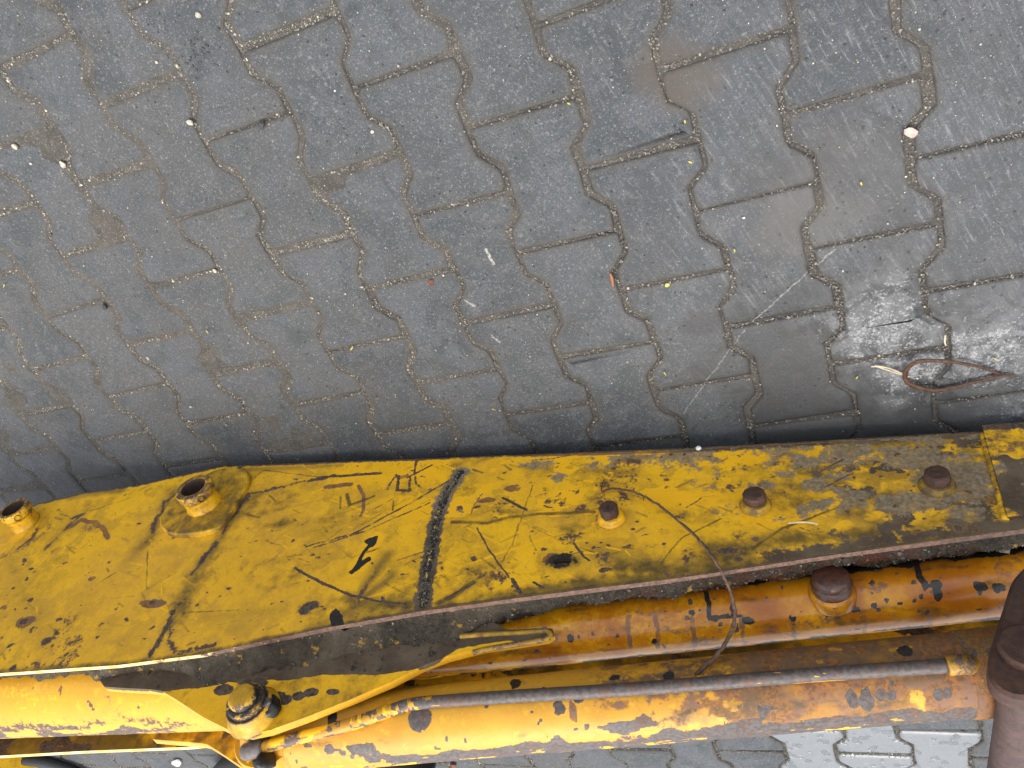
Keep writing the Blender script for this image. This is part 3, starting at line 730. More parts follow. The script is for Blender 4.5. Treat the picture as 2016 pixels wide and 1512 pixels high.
# scratches
for pts, w, ch, v in (
    ([(580, 1118), (615, 1138), (650, 1155), (690, 1172), (735, 1182), (800, 1190)], 4, 'chip', 0.8),
    ([(603, 1076), (700, 1048), (790, 1000), (882, 946)], 4, 'chip', 0.66), ([(617, 1078), (720, 1045), (845, 990)], 3.5, 'chip', 0.62),
    ([(690, 1212), (715, 1165), (762, 1092)], 8, 'smear', 1.0), ([(690, 1212), (715, 1165), (740, 1125)], 3.5, 'chip', 0.6),
    ([(660, 1225), (715, 1180), (772, 1134)], 8, 'smear', 1.0), ([(700, 1228), (712, 1160)], 4, 'chip', 0.55),
    ([(862, 1187), (895, 1172), (935, 1147)], 7, 'grime', 1.0), ([(875, 1180), (935, 1147)], 3.5, 'chip', 0.8),
    ([(1022, 1166), (990, 1120), (962, 1082), (940, 1040)], 3, 'chip', 0.8), ([(1025, 1168), (1008, 1140)], 6, 'chip', 0.9),
    ([(990, 1105), (1010, 1070), (1048, 955)], 2.5, 'grime', 0.9), ([(990, 980), (1035, 1004)], 5, 'chip', 0.85),
    ([(1130, 1070), (1150, 1098), (1160, 1105)], 4, 'chip', 0.9), ([(1050, 1147), (1070, 1158)], 4, 'chip', 0.8),
    ([(890, 1028), (960, 1030), (1005, 1018), (1060, 1012), (1170, 1008)], 6, 'grime', 0.85),
    ([(705, 955), (716, 975), (716, 1005), (710, 1015)], 5, 'rust', 0.85), ([(682, 972), (688, 994), (735, 978)], 5, 'grime', 1.0),
    ([(763, 963), (770, 948), (780, 934)], 5, 'chip', 0.66), ([(785, 936), (782, 964), (806, 966), (806, 940)], 5, 'chip', 0.68), ([(815, 930), (820, 953), (828, 960)], 4, 'chip', 0.62),
    ([(785, 940), (800, 936)], 6, 'rust', 0.9), ([(610, 944), (655, 937)], 9, 'chip', 0.75), ([(655, 938), (750, 931)], 6, 'chip', 0.72), ([(640, 958), (690, 953)], 9, 'rust', 0.8),
    ([(670, 975), (670, 1000)], 3.5, 'grime', 0.9), ([(775, 985), (773, 1005)], 3, 'grime', 0.9), ([(850, 915), (800, 940)], 3.5, 'chip', 0.8), ([(820, 900), (815, 930)], 3.5, 'chip', 0.8),
    ([(1300, 1110), (1340, 1060), (1420, 1020)], 3, 'grime', 0.9), ([(1480, 1080), (1540, 1040), (1690, 985)], 4, 'grime', 1.0),
    ([(1600, 935), (1660, 905)], 2.5, 'chip', 0.8), ([(1620, 960), (1680, 930)], 2.5, 'chip', 0.8), ([(1350, 1000), (1380, 980)], 2.5, 'chip', 0.8),
    ([(500, 940), (520, 925), (640, 940)], 2.5, 'grime', 0.8), ([(290, 1085), (289, 1160)], 2.5, 'grime', 0.8), ([(370, 1205), (470, 1200)], 2.5, 'grime', 0.7)):
    S_(ch, pts, w, v)
for pts, w, v in (([(690, 1212), (715, 1165), (762, 1092)], 24, 0.9), ([(660, 1225), (715, 1180), (772, 1134)], 24, 0.9), ([(690, 1180), (740, 1190), (800, 1190)], 34, 0.8), ([(700, 1228), (712, 1160)], 16, 0.8),
                  ([(862, 1187), (895, 1172), (935, 1147)], 20, 0.85), ([(487, 975), (450, 1030), (405, 1090), (330, 1240)], 46, 0.62), ([(340, 970), (300, 1050), (262, 1095)], 50, 0.75),
                  ([(600, 1050), (760, 1000), (880, 946)], 26, 0.6), ([(500, 1000), (560, 1030), (640, 1050), (720, 1030)], 60, 0.5), ([(905, 930), (866, 1000), (845, 1100), (832, 1192)], 48, 0.62),
                  ([(170, 1005), (100, 1070)], 40, 0.7), ([(60, 985), (240, 965)], 22, 0.9), ([(470, 925), (700, 915), (900, 915)], 22, 0.8), ([(600, 1250), (760, 1215), (830, 1200)], 40, 0.85),
                  ([(20, 1100), (60, 1200), (90, 1270)], 60, 0.55), ([(400, 1215), (560, 1200)], 40, 0.6), ([(1180, 1090), (1330, 1120), (1500, 1070)], 60, 0.8), ([(1000, 1010), (1200, 1005)], 44, 0.6),
                  ([(680, 1000), (760, 960), (830, 950)], 36, 0.55), ([(1480, 1010), (1620, 980)], 60, 0.6), ([(1040, 920), (1250, 930)], 40, 0.7), ([(1085, 1105), (1130, 1105)], 44, 0.9)):
    S_('smear', pts, w, v, 1.0)
mk['smear'] = np.maximum(mk['smear'], 0.46 * sst(fbm(UQ * 34, VQ * 30, 47), 0.48, 0.64))
mk['smear'] = np.maximum(mk['smear'], 0.42 * sst(fbm(UQ * 9, VQ * 12, 43), 0.54, 0.72))
mk['smear'] = np.maximum(mk['smear'], 0.75 * right * sst(fbm(UQ * 22, VQ * 26, 44), 0.44, 0.60))
mk['chip'] = np.maximum(mk['chip'], 0.46 * sst(fbm(UQ * 20, VQ * 20, 45), 0.52, 0.66) * sst(U, 0.15, -0.02) * (0.5 + 0.5 * sst(dep, 0.2, 0.05)))
mk['chip'] = np.maximum(mk['chip'], 0.47 * sst(fbm(UQ * 24, VQ * 24, 46), 0.58, 0.70) * sst(U, 0.5, 0.7))
for i in range(420):                                          # a haze of fine rub marks
    u0 = rng.uniform(-0.4, 1.45); v0 = lower(u0) + (upper(u0) - lower(u0)) * rng.beta(1.3, 1.4)
    a = rng.choice([0.5, 0.3, -0.45, 0.75]) + rng.normal(0, 0.15); L = rng.lognormal(math.log(0.022), 0.6)
    q = [(u0 - math.cos(a) * L / 2, v0 - math.sin(a) * L / 2), (u0 + math.cos(a) * L / 2, v0 + math.sin(a) * L / 2)]
    ch = rng.choice(['smear', 'smear', 'fresh', 'grime'])
    sel = (np.abs(U[:, 0] - u0) < L + 0.02)
    m = np.clip(stroke(UL[sel], VL[sel], q, rng.uniform(0.002, 0.005)) * 1.4, 0, 1) * rng.uniform(0.35, 0.75)
    mk[ch][sel] = np.maximum(mk[ch][sel], m)
for i in range(85):                                          # many small scrapes
    u0 = rng.uniform(-0.4, 1.45); v0 = lower(u0) + (upper(u0) - lower(u0)) * rng.beta(1.2, 1.5)
    a = rng.choice([0.55, 0.35, -0.5, 2.2]) + rng.normal(0, 0.22); L = rng.lognormal(math.log(0.03), 0.7)
    q = [(u0 - math.cos(a) * L / 2, v0 - math.sin(a) * L / 2), (u0 + rng.normal(0, 0.002), v0 + rng.normal(0, 0.002)), (u0 + math.cos(a) * L / 2, v0 + math.sin(a) * L / 2)]
    ch = rng.choice(['chip', 'grime', 'rust', 'grime'])
    sel = (np.abs(U[:, 0] - u0) < L + 0.01)
    m = np.clip(stroke(UL[sel], VL[sel], q, rng.uniform(0.0014, 0.0032)) * 1.6, 0, 1) * rng.uniform(0.42, 0.72)
    mk[ch][sel] = np.maximum(mk[ch][sel], m)
for i in range(700):                                          # and pin-head chips
    u0 = rng.uniform(-0.45, 1.45); v0 = lower(u0) + (upper(u0) - lower(u0)) * rng.random(); r = rng.lognormal(math.log(0.0024), 0.6)
    sel = np.abs(U[:, 0] - u0) < 0.03
    m = np.clip((1.3 - np.hypot((UQ[sel] - u0) / r, (VQ[sel] - v0) / (r * rng.uniform(0.5, 1)))) / 0.7, 0, 1) * 0.62
    ch = 'chip' if rng.random() < 0.7 else 'rust'
    mk[ch][sel] = np.maximum(mk[ch][sel], m)
# grease and soot blotches
for p, rx, ry, v in (((1430, 1085), 70, 40, 1.0), ((1270, 1120), 60, 26, 1.0), ((1230, 1115), 30, 22, 0.9), ((1560, 1060), 80, 28, 0.95), ((1330, 1130), 90, 22, 0.9), ((1700, 1050), 90, 25, 0.85),
                     ((1105, 1105), 40, 24, 1.0), ((1165, 980), 28, 20, 0.8), ((1120, 1040), 40, 18, 0.6), ((1000, 1010), 60, 14, 0.6), ((720, 1190), 60, 24, 0.85), ((1490, 1000), 50, 40, 0.8),
                     ((1845, 950), 70, 50, 0.8), ((780, 1190), 120, 14, 0.8), ((560, 1030), 60, 20, 0.55), ((640, 1020), 70, 25, 0.5), ((1330, 1010), 80, 30, 0.5), ((1205, 1010), 60, 40, 0.55)):
    B_('grime', p, rx, ry, v, 0, 2.2)
B_('black', (1105, 1104), 40, 24, 0.9, 0, 2.0); B_('rust', (1085, 1100), 16, 14, 0.8)
B_('black', (665, 1222), 24, 9, 1.0, 0.9); B_('chip', (1430, 1085), 34, 18, 0.66, 0, 2.0)
for p in ((1203, 1024), (1487, 998), (1844, 960)):
    B_('rust', p, 34, 26, 0.62 if p[0] > 1300 else 0.40, 0, 2.2); B_('smear', p, 58, 40, 0.9, 0, 2.4)
# torn black sticker: a slanting bar with hooked ends
S_('fresh', [(738, 1062), (700, 1122)], 26, 0.9, 1.4)
S_('black', [(735, 1060), (720, 1082), (708, 1100), (699, 1120)], 4.5, 1.0, 2.2); S_('black', [(722, 1066), (738, 1060), (732, 1072)], 7.5, 0.9, 2.0); S_('black', [(698, 1122), (708, 1115), (722, 1103)], 8, 0.9, 2.0)

# the small slotted drain hole, cut through the plate
hc = uv_at(1107, 1107); HA, HB = 0.0150, 0.0058
ea = np.hypot((U - hc[0]) / HA, (V - hc[1]) / HB)
near = (ea > 0.72) & (ea < 1.45)
fu = np.where(near & (np.abs(ea - 1) < 0.28), 1 / np.maximum(ea, 1e-6), 1.0)
U2 = hc[0] + (U - hc[0]) * fu; V2 = hc[1] + (V - hc[1]) * fu
hole_v = (np.hypot((U2 - hc[0]) / HA, (V2 - hc[1]) / HB) < 0.985)

def plate_from_grid(name, U, V, Wd, parent, mats, attrs, w0, th, hole=None):
    nu, nv = U.shape
    Fv = W3(U, V, w0 + Wd).reshape(-1, 3)
    idx = np.arange(nu * nv).reshape(nu, nv)
    q = np.stack([idx[:-1, :-1], idx[1:, :-1], idx[1:, 1:], idx[:-1, 1:]], -1)
    if hole is not None:
        bad = hole[:-1, :-1] | hole[1:, :-1] | hole[1:, 1:] | hole[:-1, 1:]
        q = q[~bad]
    F = [tuple(x) for x in q.reshape(-1, 4).tolist()]
    fm = [0] * len(F)
    # rim: a ring of the front border and a ring behind it
    loop = np.concatenate([idx[:, 0], idx[-1, 1:], idx[-2::-1, -1], idx[0, -2:0:-1]])
    nb = len(loop); base = nu * nv
    uvl = (U.ravel()[loop], V.ravel()[loop])
    R1 = W3(uvl[0], uvl[1], np.full(nb, w0 - 0.0012)); R1 += 0
    R2 = W3(uvl[0], uvl[1], np.full(nb, w0 - th))
    # duplicate of the front border so that the rim keeps its own normal
    R0 = Fv[loop]
    Vv = np.concatenate([Fv, R0, R2])
    for s in range(nb):
        t = (s + 1) % nb
        F.append((base + s, base + nb + s, base + nb + t, base + t)); fm.append(1)
    # back face as strips
    lo, up_ = base + nb + np.arange(nu), None
    loi = {int(v): k for k, v in enumerate(loop)}
    for a in range(nu - 1):
        F.append((base + nb + loi[int(idx[a, 0])], base + nb + loi[int(idx[a, -1])], base + nb + loi[int(idx[a + 1, -1])], base + nb + loi[int(idx[a + 1, 0])])); fm.append(1)
    at = {k: np.concatenate([x.ravel(), x.ravel()[loop], np.zeros(nb)]) for k, x in attrs.items()} if attrs else None
    return part(name, parent, Vv, F, mats, True, at, fm, sharp=40)

# which sense do the quads need? front must face +NX
_t = np.cross(W3(1, 0, 0) - W3(0, 0, 0), W3(0, 1, 0) - W3(0, 0, 0)) @ NX
plate = plate_from_grid('side_plate', U2, V2, Wd, boom, [M['face'], M['edge']], mk, 0.0, TH, hole_v)
# the rim of light bare steel left by the cutting torch keeps its own yellow flecks
hV, hF = [], []
th_ = np.linspace(0, 2 * math.pi, 28, endpoint=False)
for w in (0.0, -TH):
    hV.append(W3(hc[0] + HA * np.cos(th_), hc[1] + HB * np.sin(th_), np.full(28, w)))
hF = [(s, 28 + s, 28 + (s + 1) % 28, (s + 1) % 28) for s in range(28)]
part('drain_hole_wall', plate, np.concatenate(hV), hF, M['hole'])

# far side plate (coarser), deck and belly plate
Uf, Vf = side_grid(220, 40, -0.95, 1.62)
zf = {a: np.zeros_like(Uf) for a in ('chip', 'rust', 'grime', 'black', 'fade')}
depf = upper(Uf) - Vf
zf['chip'] = 0.7 * sst(fbm(Uf * 14, Vf * 18, 51), 0.5, 0.62); zf['grime'] = 0.85 * sst(fbm(Uf * 8, Vf * 9, 52), 0.3, 0.6); zf['rust'] = 0.5 * sst(fbm(Uf * 12, Vf * 12, 53), 0.5, 0.7)
plate_from_grid('side_plate', Uf, Vf, np.zeros_like(Uf), boom, [M['far'], M['edge']], zf, -DW + TH, TH)
def strip_plate(name, fn, w0, w1, u0, u1, th, mat, n=90):
    us = np.linspace(u0, u1, n); v = fn(us)
    V = np.concatenate([W3(us, v, np.full(n, w0)), W3(us, v, np.full(n, w1)), W3(us, v - th, np.full(n, w1)), W3(us, v - th, np.full(n, w0))])
    F = []
    for a in range(n - 1):
        for k in range(4):
            l = (k + 1) % 4
            F.append((k * n + a, k * n + a + 1, l * n + a + 1, l * n + a))
    F += [(0, n, 2 * n, 3 * n), (n - 1, 4 * n - 1, 3 * n - 1, 2 * n - 1)]
    return part(name, boom, V, F, mat, sharp=40)
DECK = 0.075
strip_plate('deck_plate', lambda u: upper(u) - DECK, -TH - 0.0005, -DW + TH + 0.0005, -0.9, 1.6, 0.01, M['far'])
strip_plate('belly_plate', lambda u: lower(u) + 0.022, -TH - 0.0005, -DW + TH + 0.0005, -0.9, 1.6, 0.01, M['rust'])

# overlapping reinforcement plate at the right end
s0 = uv_at(1933, 838, 0.006); s1 = uv_at(1984, 1019, 0.006)
n1_, n2_ = 110, 90
t = np.linspace(0, 1, n2_)[None]; a = np.linspace(0, 1, n1_)[:, None]
vend = np.array([lower(1.62) - 0.012, upper(1.62) - 0.030])
Uw = (s0[0] * (1 - t) + s1[0] * t) * (1 - a) + 1.62 * a
Vw = (s0[1] * (1 - t) + s1[1] * t) * (1 - a) + (vend[0] * (1 - t) + vend[1] * t) * a
mw = {k: np.zeros_like(Uw) for k in ('chip', 'rust', 'grime', 'black', 'dirt', 'fade', 'fresh')}
gg = fbm(Uw * 16, Vw * 16, 61)
mw['dirt'] = 0.70 * sst(gg, 0.36, 0.56); mw['rust'] = 0.50 + 0 * gg; mw['mud'] = 0.8 * sst(fbm(Uw * 18, Vw * 22, 63), 0.40, 0.58); mw['grime'] = 0.4 * sst(fbm(Uw * 9, Vw * 9, 62), 0.3, 0.5)
mw['chip'] = 0.8 * sst(Vw - (s0[1]), 0.022, 0.005)
mw['fresh'] = 0.3 * sst(gg, 0.55, 0.65)
plate_from_grid('doubler_plate', Uw, Vw, 0.001 * (gg - 0.5), boom, [M['plate'], M['rust']], mw, 0.007, 0.0066)
# weld bead along its edge
P = W3(np.linspace(s0[0], s1[0], 60) - 0.002, np.linspace(s0[1] + 0.014, s1[1], 60), np.full(60, 0.001))
rb = 0.0046 * (0.8 + 0.5 * vnoise(np.arange(60) * 0.9, np.zeros(60), 4))
bV, bF = tube(P, rb, 8)
ma = {'fresh': np.full(len(bV), 0.38), 'chip': np.full(len(bV), 0.40), 'smear': np.full(len(bV), 0.5), 'grime': np.repeat(0.8 * vnoise(np.arange(60) * 0.35, np.zeros(60), 9), 8)}
part('weld_bead', boom, bV, bF, M['plate'], True, ma)
# raised dirty weld across the plate
us_ = spline(pts_at([(903, 932), (884, 965), (866, 1000), (855, 1050), (845, 1100), (838, 1150), (832, 1193)]), 120)
rb = 0.0030 * (0.35 + 1.0 * fbm(np.arange(120) * 0.35, np.zeros(120), 14)) * sst(np.arange(120), -4, 12)
sV, sF = tube(W3(us_[:, 0] + 0.003 * (vnoise(np.arange(120) * 0.5, np.zeros(120), 3) - 0.5), us_[:, 1], np.full(120, -0.002)), rb, 10)
wq = fbm(np.repeat(np.arange(120), 10) * 0.16, np.tile(np.arange(10), 120) * 0.2, 15)
part('cross_weld', boom, sV + rng.normal(0, 0.0006, sV.shape), sF, M['plate'], True, {'mud': 0.25 + 0.6 * sst(wq, 0.38, 0.55), 'chip': 0.45 * sst(wq, 0.5, 0.62), 'dirt': np.repeat(0.75 * sst(np.arange(120), 50, 10), 10), 'black': 0.55 * sst(wq, 0.42, 0.6)})
# flattened caked crumbs along the cross weld
k = 420
tt = rng.integers(0, 120, k); off = rng.normal(0, 0.0055, k)
Cg = W3(us_[tt, 0] + off, us_[tt, 1] + rng.normal(0, 0.004, k), np.full(k, 0.0008))
o = grains(Cg, rng.lognormal(math.log(0.0014), 0.4, k), rng.beta(1, 3.0, k), 'weld_crumbs', boom); 

# pad under the middle boss
pad = spline(np.array([(313, 1018), (316, 1036), (332, 1049), (362, 1052), (405, 1047), (432, 1036), (452, 1010), (474, 975), (489, 948), (488, 928), (470, 921), (440, 921), (400, 935), (350, 968), (313, 1018)], float), 60)[:-1]
pV, pF = slab(pts_at(pad, 0.010), 0.010, 0.0105, 0.003)
na = len(pV); pn = fbm(pV @ UX * 30, pV[:, 2] * 30, 71)
part('boss_pad', boom, pV, pF, M['plate'], True, {'grime': 0.35 + 0.4 * sst(pn, 0.35, 0.6), 'fresh': np.full(na, 0.2), 'smear': np.full(na, 0.5), 'chip': 0.40 * sst(pn, 0.45, 0.6)}, sharp=35)
def boss(base_px, w0, R, Ri, H, lipw):
    c2 = uv_at(*base_px, w0); c = W3(*c2, w0)
    prof = [(R * 1.10, -0.002), (R * 1.06, 0.002), (R * 1.0, 0.005), (R * 1.0, H * 0.52), (R * 1.02, H * 0.58), (R * 1.12, H * 0.64), (R * 1.13, H * 0.95), (R * 1.08, H), (Ri * 1.08, H), (Ri, H - 0.004), (Ri, -0.03)]
    V, F = lathe(prof, c, NX, 56, wob=0.02)
    fresh = np.repeat([0.5, 0.5, 0.5, 0.5, 0.2, 0, 0, 0, 0, 0, 0], 56)
    gr = np.repeat([0.7, 0.45, 0.35, 0.35, 0.6, 0.55, 0.5, 0.5, 0.5, 0.5, 0.5], 56)
    chip = np.repeat([0.3, 0.25, 0.2, 0.25, 0.5, 0.40, 0.42, 0.50, 0.48, 0.9, 1], 56)
    rs = np.repeat([0.3, 0.2, 0.25, 0.25, 0.45, 0.42, 0.48, 0.55, 0.6, 1, 1], 56)
    o = part('pin_boss', boom, V, F, [M['plate'], M['hole']], True, {'fresh': fresh, 'chip': chip, 'rust': rs, 'grime': gr}, [0] * (56 * 8) + [1] * (56 * 2), sharp=40)
    # cross-drilled hole through the collar: black cups stand in for its dark inside
    a, e1, e2 = frame(NX)
    bpy.context.view_layer.update()
    cut = []
    for ang in (math.radians(262), math.radians(40)):
        d = np.cos(ang) * UX + np.sin(ang) * VX
        cut.append((c + a * H * 0.80 + d * R * 1.02, d))
    for (q, d) in cut:
        hv, hf = lathe([(0.0062, 0.003), (0.0062, -0.0005), (0.0056, -0.003), (0.0004, -0.0032)], q + d * R * 0.10, d, 18)
        part('cross_hole', o, hv, hf, M['blackgrease'])
    return o
boss((402, 992), 0.010, 0.0325, 0.0225, 0.046, 0)
boss((51, 1030), 0.0, 0.0280, 0.0215, 0.046, 0)

# three threaded plugs with rusty heads
def stud(px, r, H, dirty, name='grease_plug'):
    r *= 0.92; H *= 0.68
    c = W3(*uv_at(*px), 0.0)
    V, F = lathe([(r * 1.50, -0.002), (r * 1.46, 0.002), (r * 1.26, H * 0.30), (r * 1.20, H * 0.36), (r * 0.9, H * 0.38)], c, NX, 36, wob=0.05)
    o = part('collar', boom, V, F, M['plate'], True, {'fresh': np.full(len(V), 0.8 - dirty), 'rust': np.full(len(V), 0.2 + dirty * 0.5), 'grime': np.full(len(V), 0.3 + dirty)}, sharp=50)
    V, F = lathe([(r * 1.03, H * 0.30), (r * 1.05, H * 0.84), (r * 1.0, H * 0.93), (r * 0.80, H * 0.99), (r * 0.4, H), (0.0005, H * 1.01)], c, NX, 10, wob=0.22, seed=int(px[0]))
    V += rng.normal(0, 0.0004, V.shape)
    part('bolt_head', o, V, F, M['rust'], True, {'fresh': np.zeros(len(V))}, sharp=28)
stud((1203, 1021), 0.0165, 0.040, 0.05); stud((1487, 995), 0.0175, 0.040, 0.45); stud((1844, 957), 0.0185, 0.040, 0.75)

# soil and grease caked in the trough behind the near side plate
AX0, AX1 = np.array([0.924, 0.272]), np.array([1.393, 0.194])     # axis of the lower barrel (u, v), at w = -0.125
AXW = -0.125
def ax1(u): return AX0[1] + (AX1[1] - AX0[1]) / (AX1[0] - AX0[0]) * (u - AX0[0])
R1 = 0.0485
nu_, nw_ = 760, 60
us = np.linspace(-0.75, 1.6, nu_)[:, None]; tw = np.linspace(0, 1, nw_)[None]
w = -TH - 0.0005 - tw * (DW - 2 * TH - 0.001)
U_ = np.repeat(us, nw_, 1); W_ = np.repeat(w, nu_, 0)
edge = upper(U_)
top = np.interp(U_, [-0.3, 0.0, 0.2, 0.7, 1.0, 1.6], [0.030, 0.016, 0.006, 0.005, 0.006, 0.005])
lump = fbm(U_ * 26, W_ * 26, 81, 4) - 0.5; lump2 = fbm(U_ * 80, W_ * 80, 82, 3) - 0.5
inner = -TH - W_                                              # distance in from the near plate
reach = np.interp(U_, [0.5, 0.85], [0.052, 0.026]) + 0.022 * (fbm(U_ * 10, U_ * 0, 84) - 0.5)
Vh = edge - top - 0.75 * np.maximum(0, inner - reach) + lump * 0.022 + lump2 * 0.012
Vh = Vh + (0.030 * (0.5 + fbm(U_ * 22, W_ * 5, 86))) * sst(inner, 0.012, 0.036) * sst(U_, 0.12, 0.24) * sst(U_, 0.72, 0.60) * sst(inner, 0.060, 0.044)
Vh = np.maximum(Vh, edge - DECK + 0.001)
wetm = sst(U_, 0.75, 0.98)
Vv = W3(U_, Vh, W_).reshape(-1, 3)
idx = np.arange(nu_ * nw_).reshape(nu_, nw_)
F = np.stack([idx[:-1, :-1], idx[:-1, 1:], idx[1:, 1:], idx[1:, :-1]], -1).reshape(-1, 4)
Ff = [tuple(x) for x in F.tolist()]
o = part('caked_dirt', boom, Vv, Ff, M['crud'], True, {'wet': wetm.ravel(), 'pale': (0.35 * sst(U_, 0.9, 0.5) * sst(fbm(U_ * 9, W_ * 9, 85), 0.45, 0.65)).ravel()})
o['kind'] = 'stuff'
k = 4200
ui = rng.integers(0, nu_, k); wi = rng.integers(0, 26, k)
Cg = Vv[idx[ui, wi]] + rng.normal(0, 0.0012, (k, 3))
grains(Cg, rng.lognormal(math.log(0.0013), 0.45, k), rng.beta(0.8, 3.6, k), 'dirt_crumbs', boom)

# ================================================================== LOWER BARREL (oily), box tube at the left
def barrel_mesh(p0, p1, r, nl=420, ns=72, wob=0.0006, sx=1.0, wc=AXW, seed=0, th0=0):
    """tube from (u,v) p0 to p1 at depth wc: grid of world points plus (s, theta)"""
    t = np.linspace(0, 1, nl); u = p0[0] + (p1[0] - p0[0]) * t; v = p0[1] + (p1[1] - p0[1]) * t
    d = np.array(p1) - np.array(p0); L = np.hypot(*d); d = d / L; nrm = np.array([-d[1], d[0]])
    th = np.linspace(0, 2 * math.pi, ns, endpoint=False)
    S = np.repeat((t * L)[:, None], ns, 1); T = np.repeat(th[None], nl, 0)
    rr = r + wob * (fbm(S * 20, T * 1.5, seed, 3) - 0.5)
    a = rr * np.sin(T) * sx; b = rr * np.cos(T)                  # theta 0 = up, +90 deg = towards the viewer
    Vv = W3(u[:, None] + nrm[0] * b, v[:, None] + nrm[1] * b, wc + a)
    idx = np.arange(nl * ns).reshape(nl, ns); nx = np.roll(idx, -1, 1)
    F = np.stack([idx[:-1], nx[:-1], nx[1:], idx[1:]], -1).reshape(-1, 4)
    return Vv, S, T, [tuple(x) for x in F.tolist()]

def hit_tube(px, py, p0, p1, r, wc=AXW):
    """(s, theta) where the line of sight meets the barrel"""
    P0 = W3(p0[0], p0[1], wc); P1 = W3(p1[0], p1[1], wc); ax = (P1 - P0); L = np.linalg.norm(ax); ax /= L
    d = ray(px, py); d /= np.linalg.norm(d); o = CAM - P0
    dp = d - (d @ ax) * ax; op = o - (o @ ax) * ax
    a, b, c = dp @ dp, 2 * dp @ op, op @ op - r * r
    disc = b * b - 4 * a * c
    t = (-b - math.sqrt(max(disc, 0))) / (2 * a)
    X = o + d * t; s = X @ ax; q = X - s * ax
    d2 = np.array(p1) - np.array(p0); d2 /= np.hypot(*d2); nv_ = -d2[1] * UX + d2[0] * VX
    return s, math.atan2(q @ NX, q @ nv_)

def wrap(a): return (a + math.pi) % (2 * math.pi) - math.pi

L0, L1 = np.array([0.42, ax1(0.42)]), np.array([1.62, ax1(1.62)])
cyl1 = thing('hydraulic_cylinder', 'oily orange hydraulic cylinder in the trough of the yellow boom', 'hydraulic cylinder', W3(1.0, ax1(1.0) - R1, AXW))
Bv, S, T, F = barrel_mesh(L0, L1, R1, 620, 84, 0.0008, seed=5)
def warp_tube(S, T, r):
    a, b = warp2(S, wrap(T) * r + 0.3, 0.008, 0.004, 40)
    return a, (b - 0.3) / r
def spot(z, S, T, px, py, rs, rt, ch, val, p0, p1, r, ang=0.0):
    s, th = hit_tube(px, py, p0, p1, r)
    ds = S - s; dt = wrap(T - th) * r; ca, sa = math.cos(ang), math.sin(ang)
    m = np.clip((1.25 - np.hypot((ds * ca + dt * sa) / rs, (-ds * sa + dt * ca) / rt)) / 0.5, 0, 1) * val
    z[ch] = np.maximum(z[ch], m)
def tstroke(z, S, T, pts, w, ch, val, p0, p1, r):
    q = np.array([hit_tube(x, y, p0, p1, r) for x, y in pts]); q[:, 1] *= r
    m = np.clip(stroke(S, wrap(T) * r, q, w) * 2, 0, 1) * val
    z[ch] = np.maximum(z[ch], m)
z = {a: np.zeros_like(S) for a in ('chip', 'rust', 'grime', 'black', 'dirt', 'fresh')}
S0, T0 = S, T
S, T = warp_tube(S, T, R1)
for px, py, a, b in ((1120, 1258, 14, 12), (1137, 1253, 7, 6), (1165, 1248, 9, 5), (1218, 1252, 8, 7), (1288, 1265, 10, 8), (1308, 1275, 6, 10), (1362, 1205, 14, 8), (1474, 1225, 20, 12), (1420, 1228, 9, 6),
                     (1560, 1217, 14, 8), (1655, 1190, 14, 9), (1687, 1201, 14, 10), (1720, 1195, 11, 9), (1728, 1203, 9, 7), (1744, 1183, 9, 8), (1803, 1180, 8, 6), (1815, 1174, 10, 8),
                     (1847, 1170, 15, 18), (1840, 1150, 22, 12), (1812, 1203, 8, 7), (1829, 1205, 9, 10), (1928, 1155, 20, 12), (1964, 1157, 20, 12), (1507, 1175, 8, 5), (1310, 1205, 8, 4), (1240, 1225, 5, 4),
                     (1390, 1150, 8, 5), (1766, 1130, 6, 4), (1770, 1185, 12, 4), (1925, 1200, 10, 6)):
    spot(z, S, T, px, py, a * 0.00043, b * 0.00056, 'black' if a > 9 else 'chip', 0.9, L0, L1, R1, random.uniform(-.4, .4))
for i in range(190):
    s0_, t0_ = rng.uniform(0, 1.2), rng.uniform(-0.4, 2.6); r0 = rng.lognormal(math.log(0.0016), 0.5)
    m = np.clip((1.25 - np.hypot((S - s0_) / r0, wrap(T - t0_) * R1 / (r0 * rng.uniform(0.5, 1)))) / 0.5, 0, 1) * 0.9
    z['chip'] = np.maximum(z['chip'], m)
tstroke(z, S, T, [(1393, 1168), (1396, 1215), (1455, 1213)], 0.0045, 'black', 1.0, L0, L1, R1)       # black L-shaped mark
tstroke(z, S, T, [(1440, 1195), (1446, 1215)], 0.006, 'black', 1.0, L0, L1, R1)
tstroke(z, S, T, [(1806, 1110), (1812, 1135), (1820, 1155)], 0.0055, 'black', 1.0, L0, L1, R1)
for px in (1236, 1290, 1362, 1700, 1830, 1560, 1460):                                                  # rusty runs
    tstroke(z, S, T, [(px, 1215), (px + 3, 1245), (px + 6, 1275)], 0.006, 'rust', 0.62, L0, L1, R1)
z['rust'] = np.maximum(z['rust'], 0.5 * sst(fbm(S * 14, T * 2.4, 91), 0.55, 0.7))
z['rust'] = np.maximum(z['rust'], 0.75 * sst(wrap(T), 1.55, 2.0) * sst(fbm(S * 12, T * 3, 93), 0.3, 0.55))
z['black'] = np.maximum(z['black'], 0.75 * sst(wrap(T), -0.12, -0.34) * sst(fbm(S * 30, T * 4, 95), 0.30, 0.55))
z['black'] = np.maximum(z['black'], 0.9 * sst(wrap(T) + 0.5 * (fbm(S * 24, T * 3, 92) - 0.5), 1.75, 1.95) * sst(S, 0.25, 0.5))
z['grime'] = np.maximum(z['grime'], 0.6 * sst(fbm(S * 18, T * 5, 94), 0.5, 0.7))
z['fresh'] = np.maximum(z['fresh'], 0.46 * sst(S0, 0.85, 0.55))
part('barrel', cyl1, Bv.reshape(-1, 3), F, M['oily'], True, z)
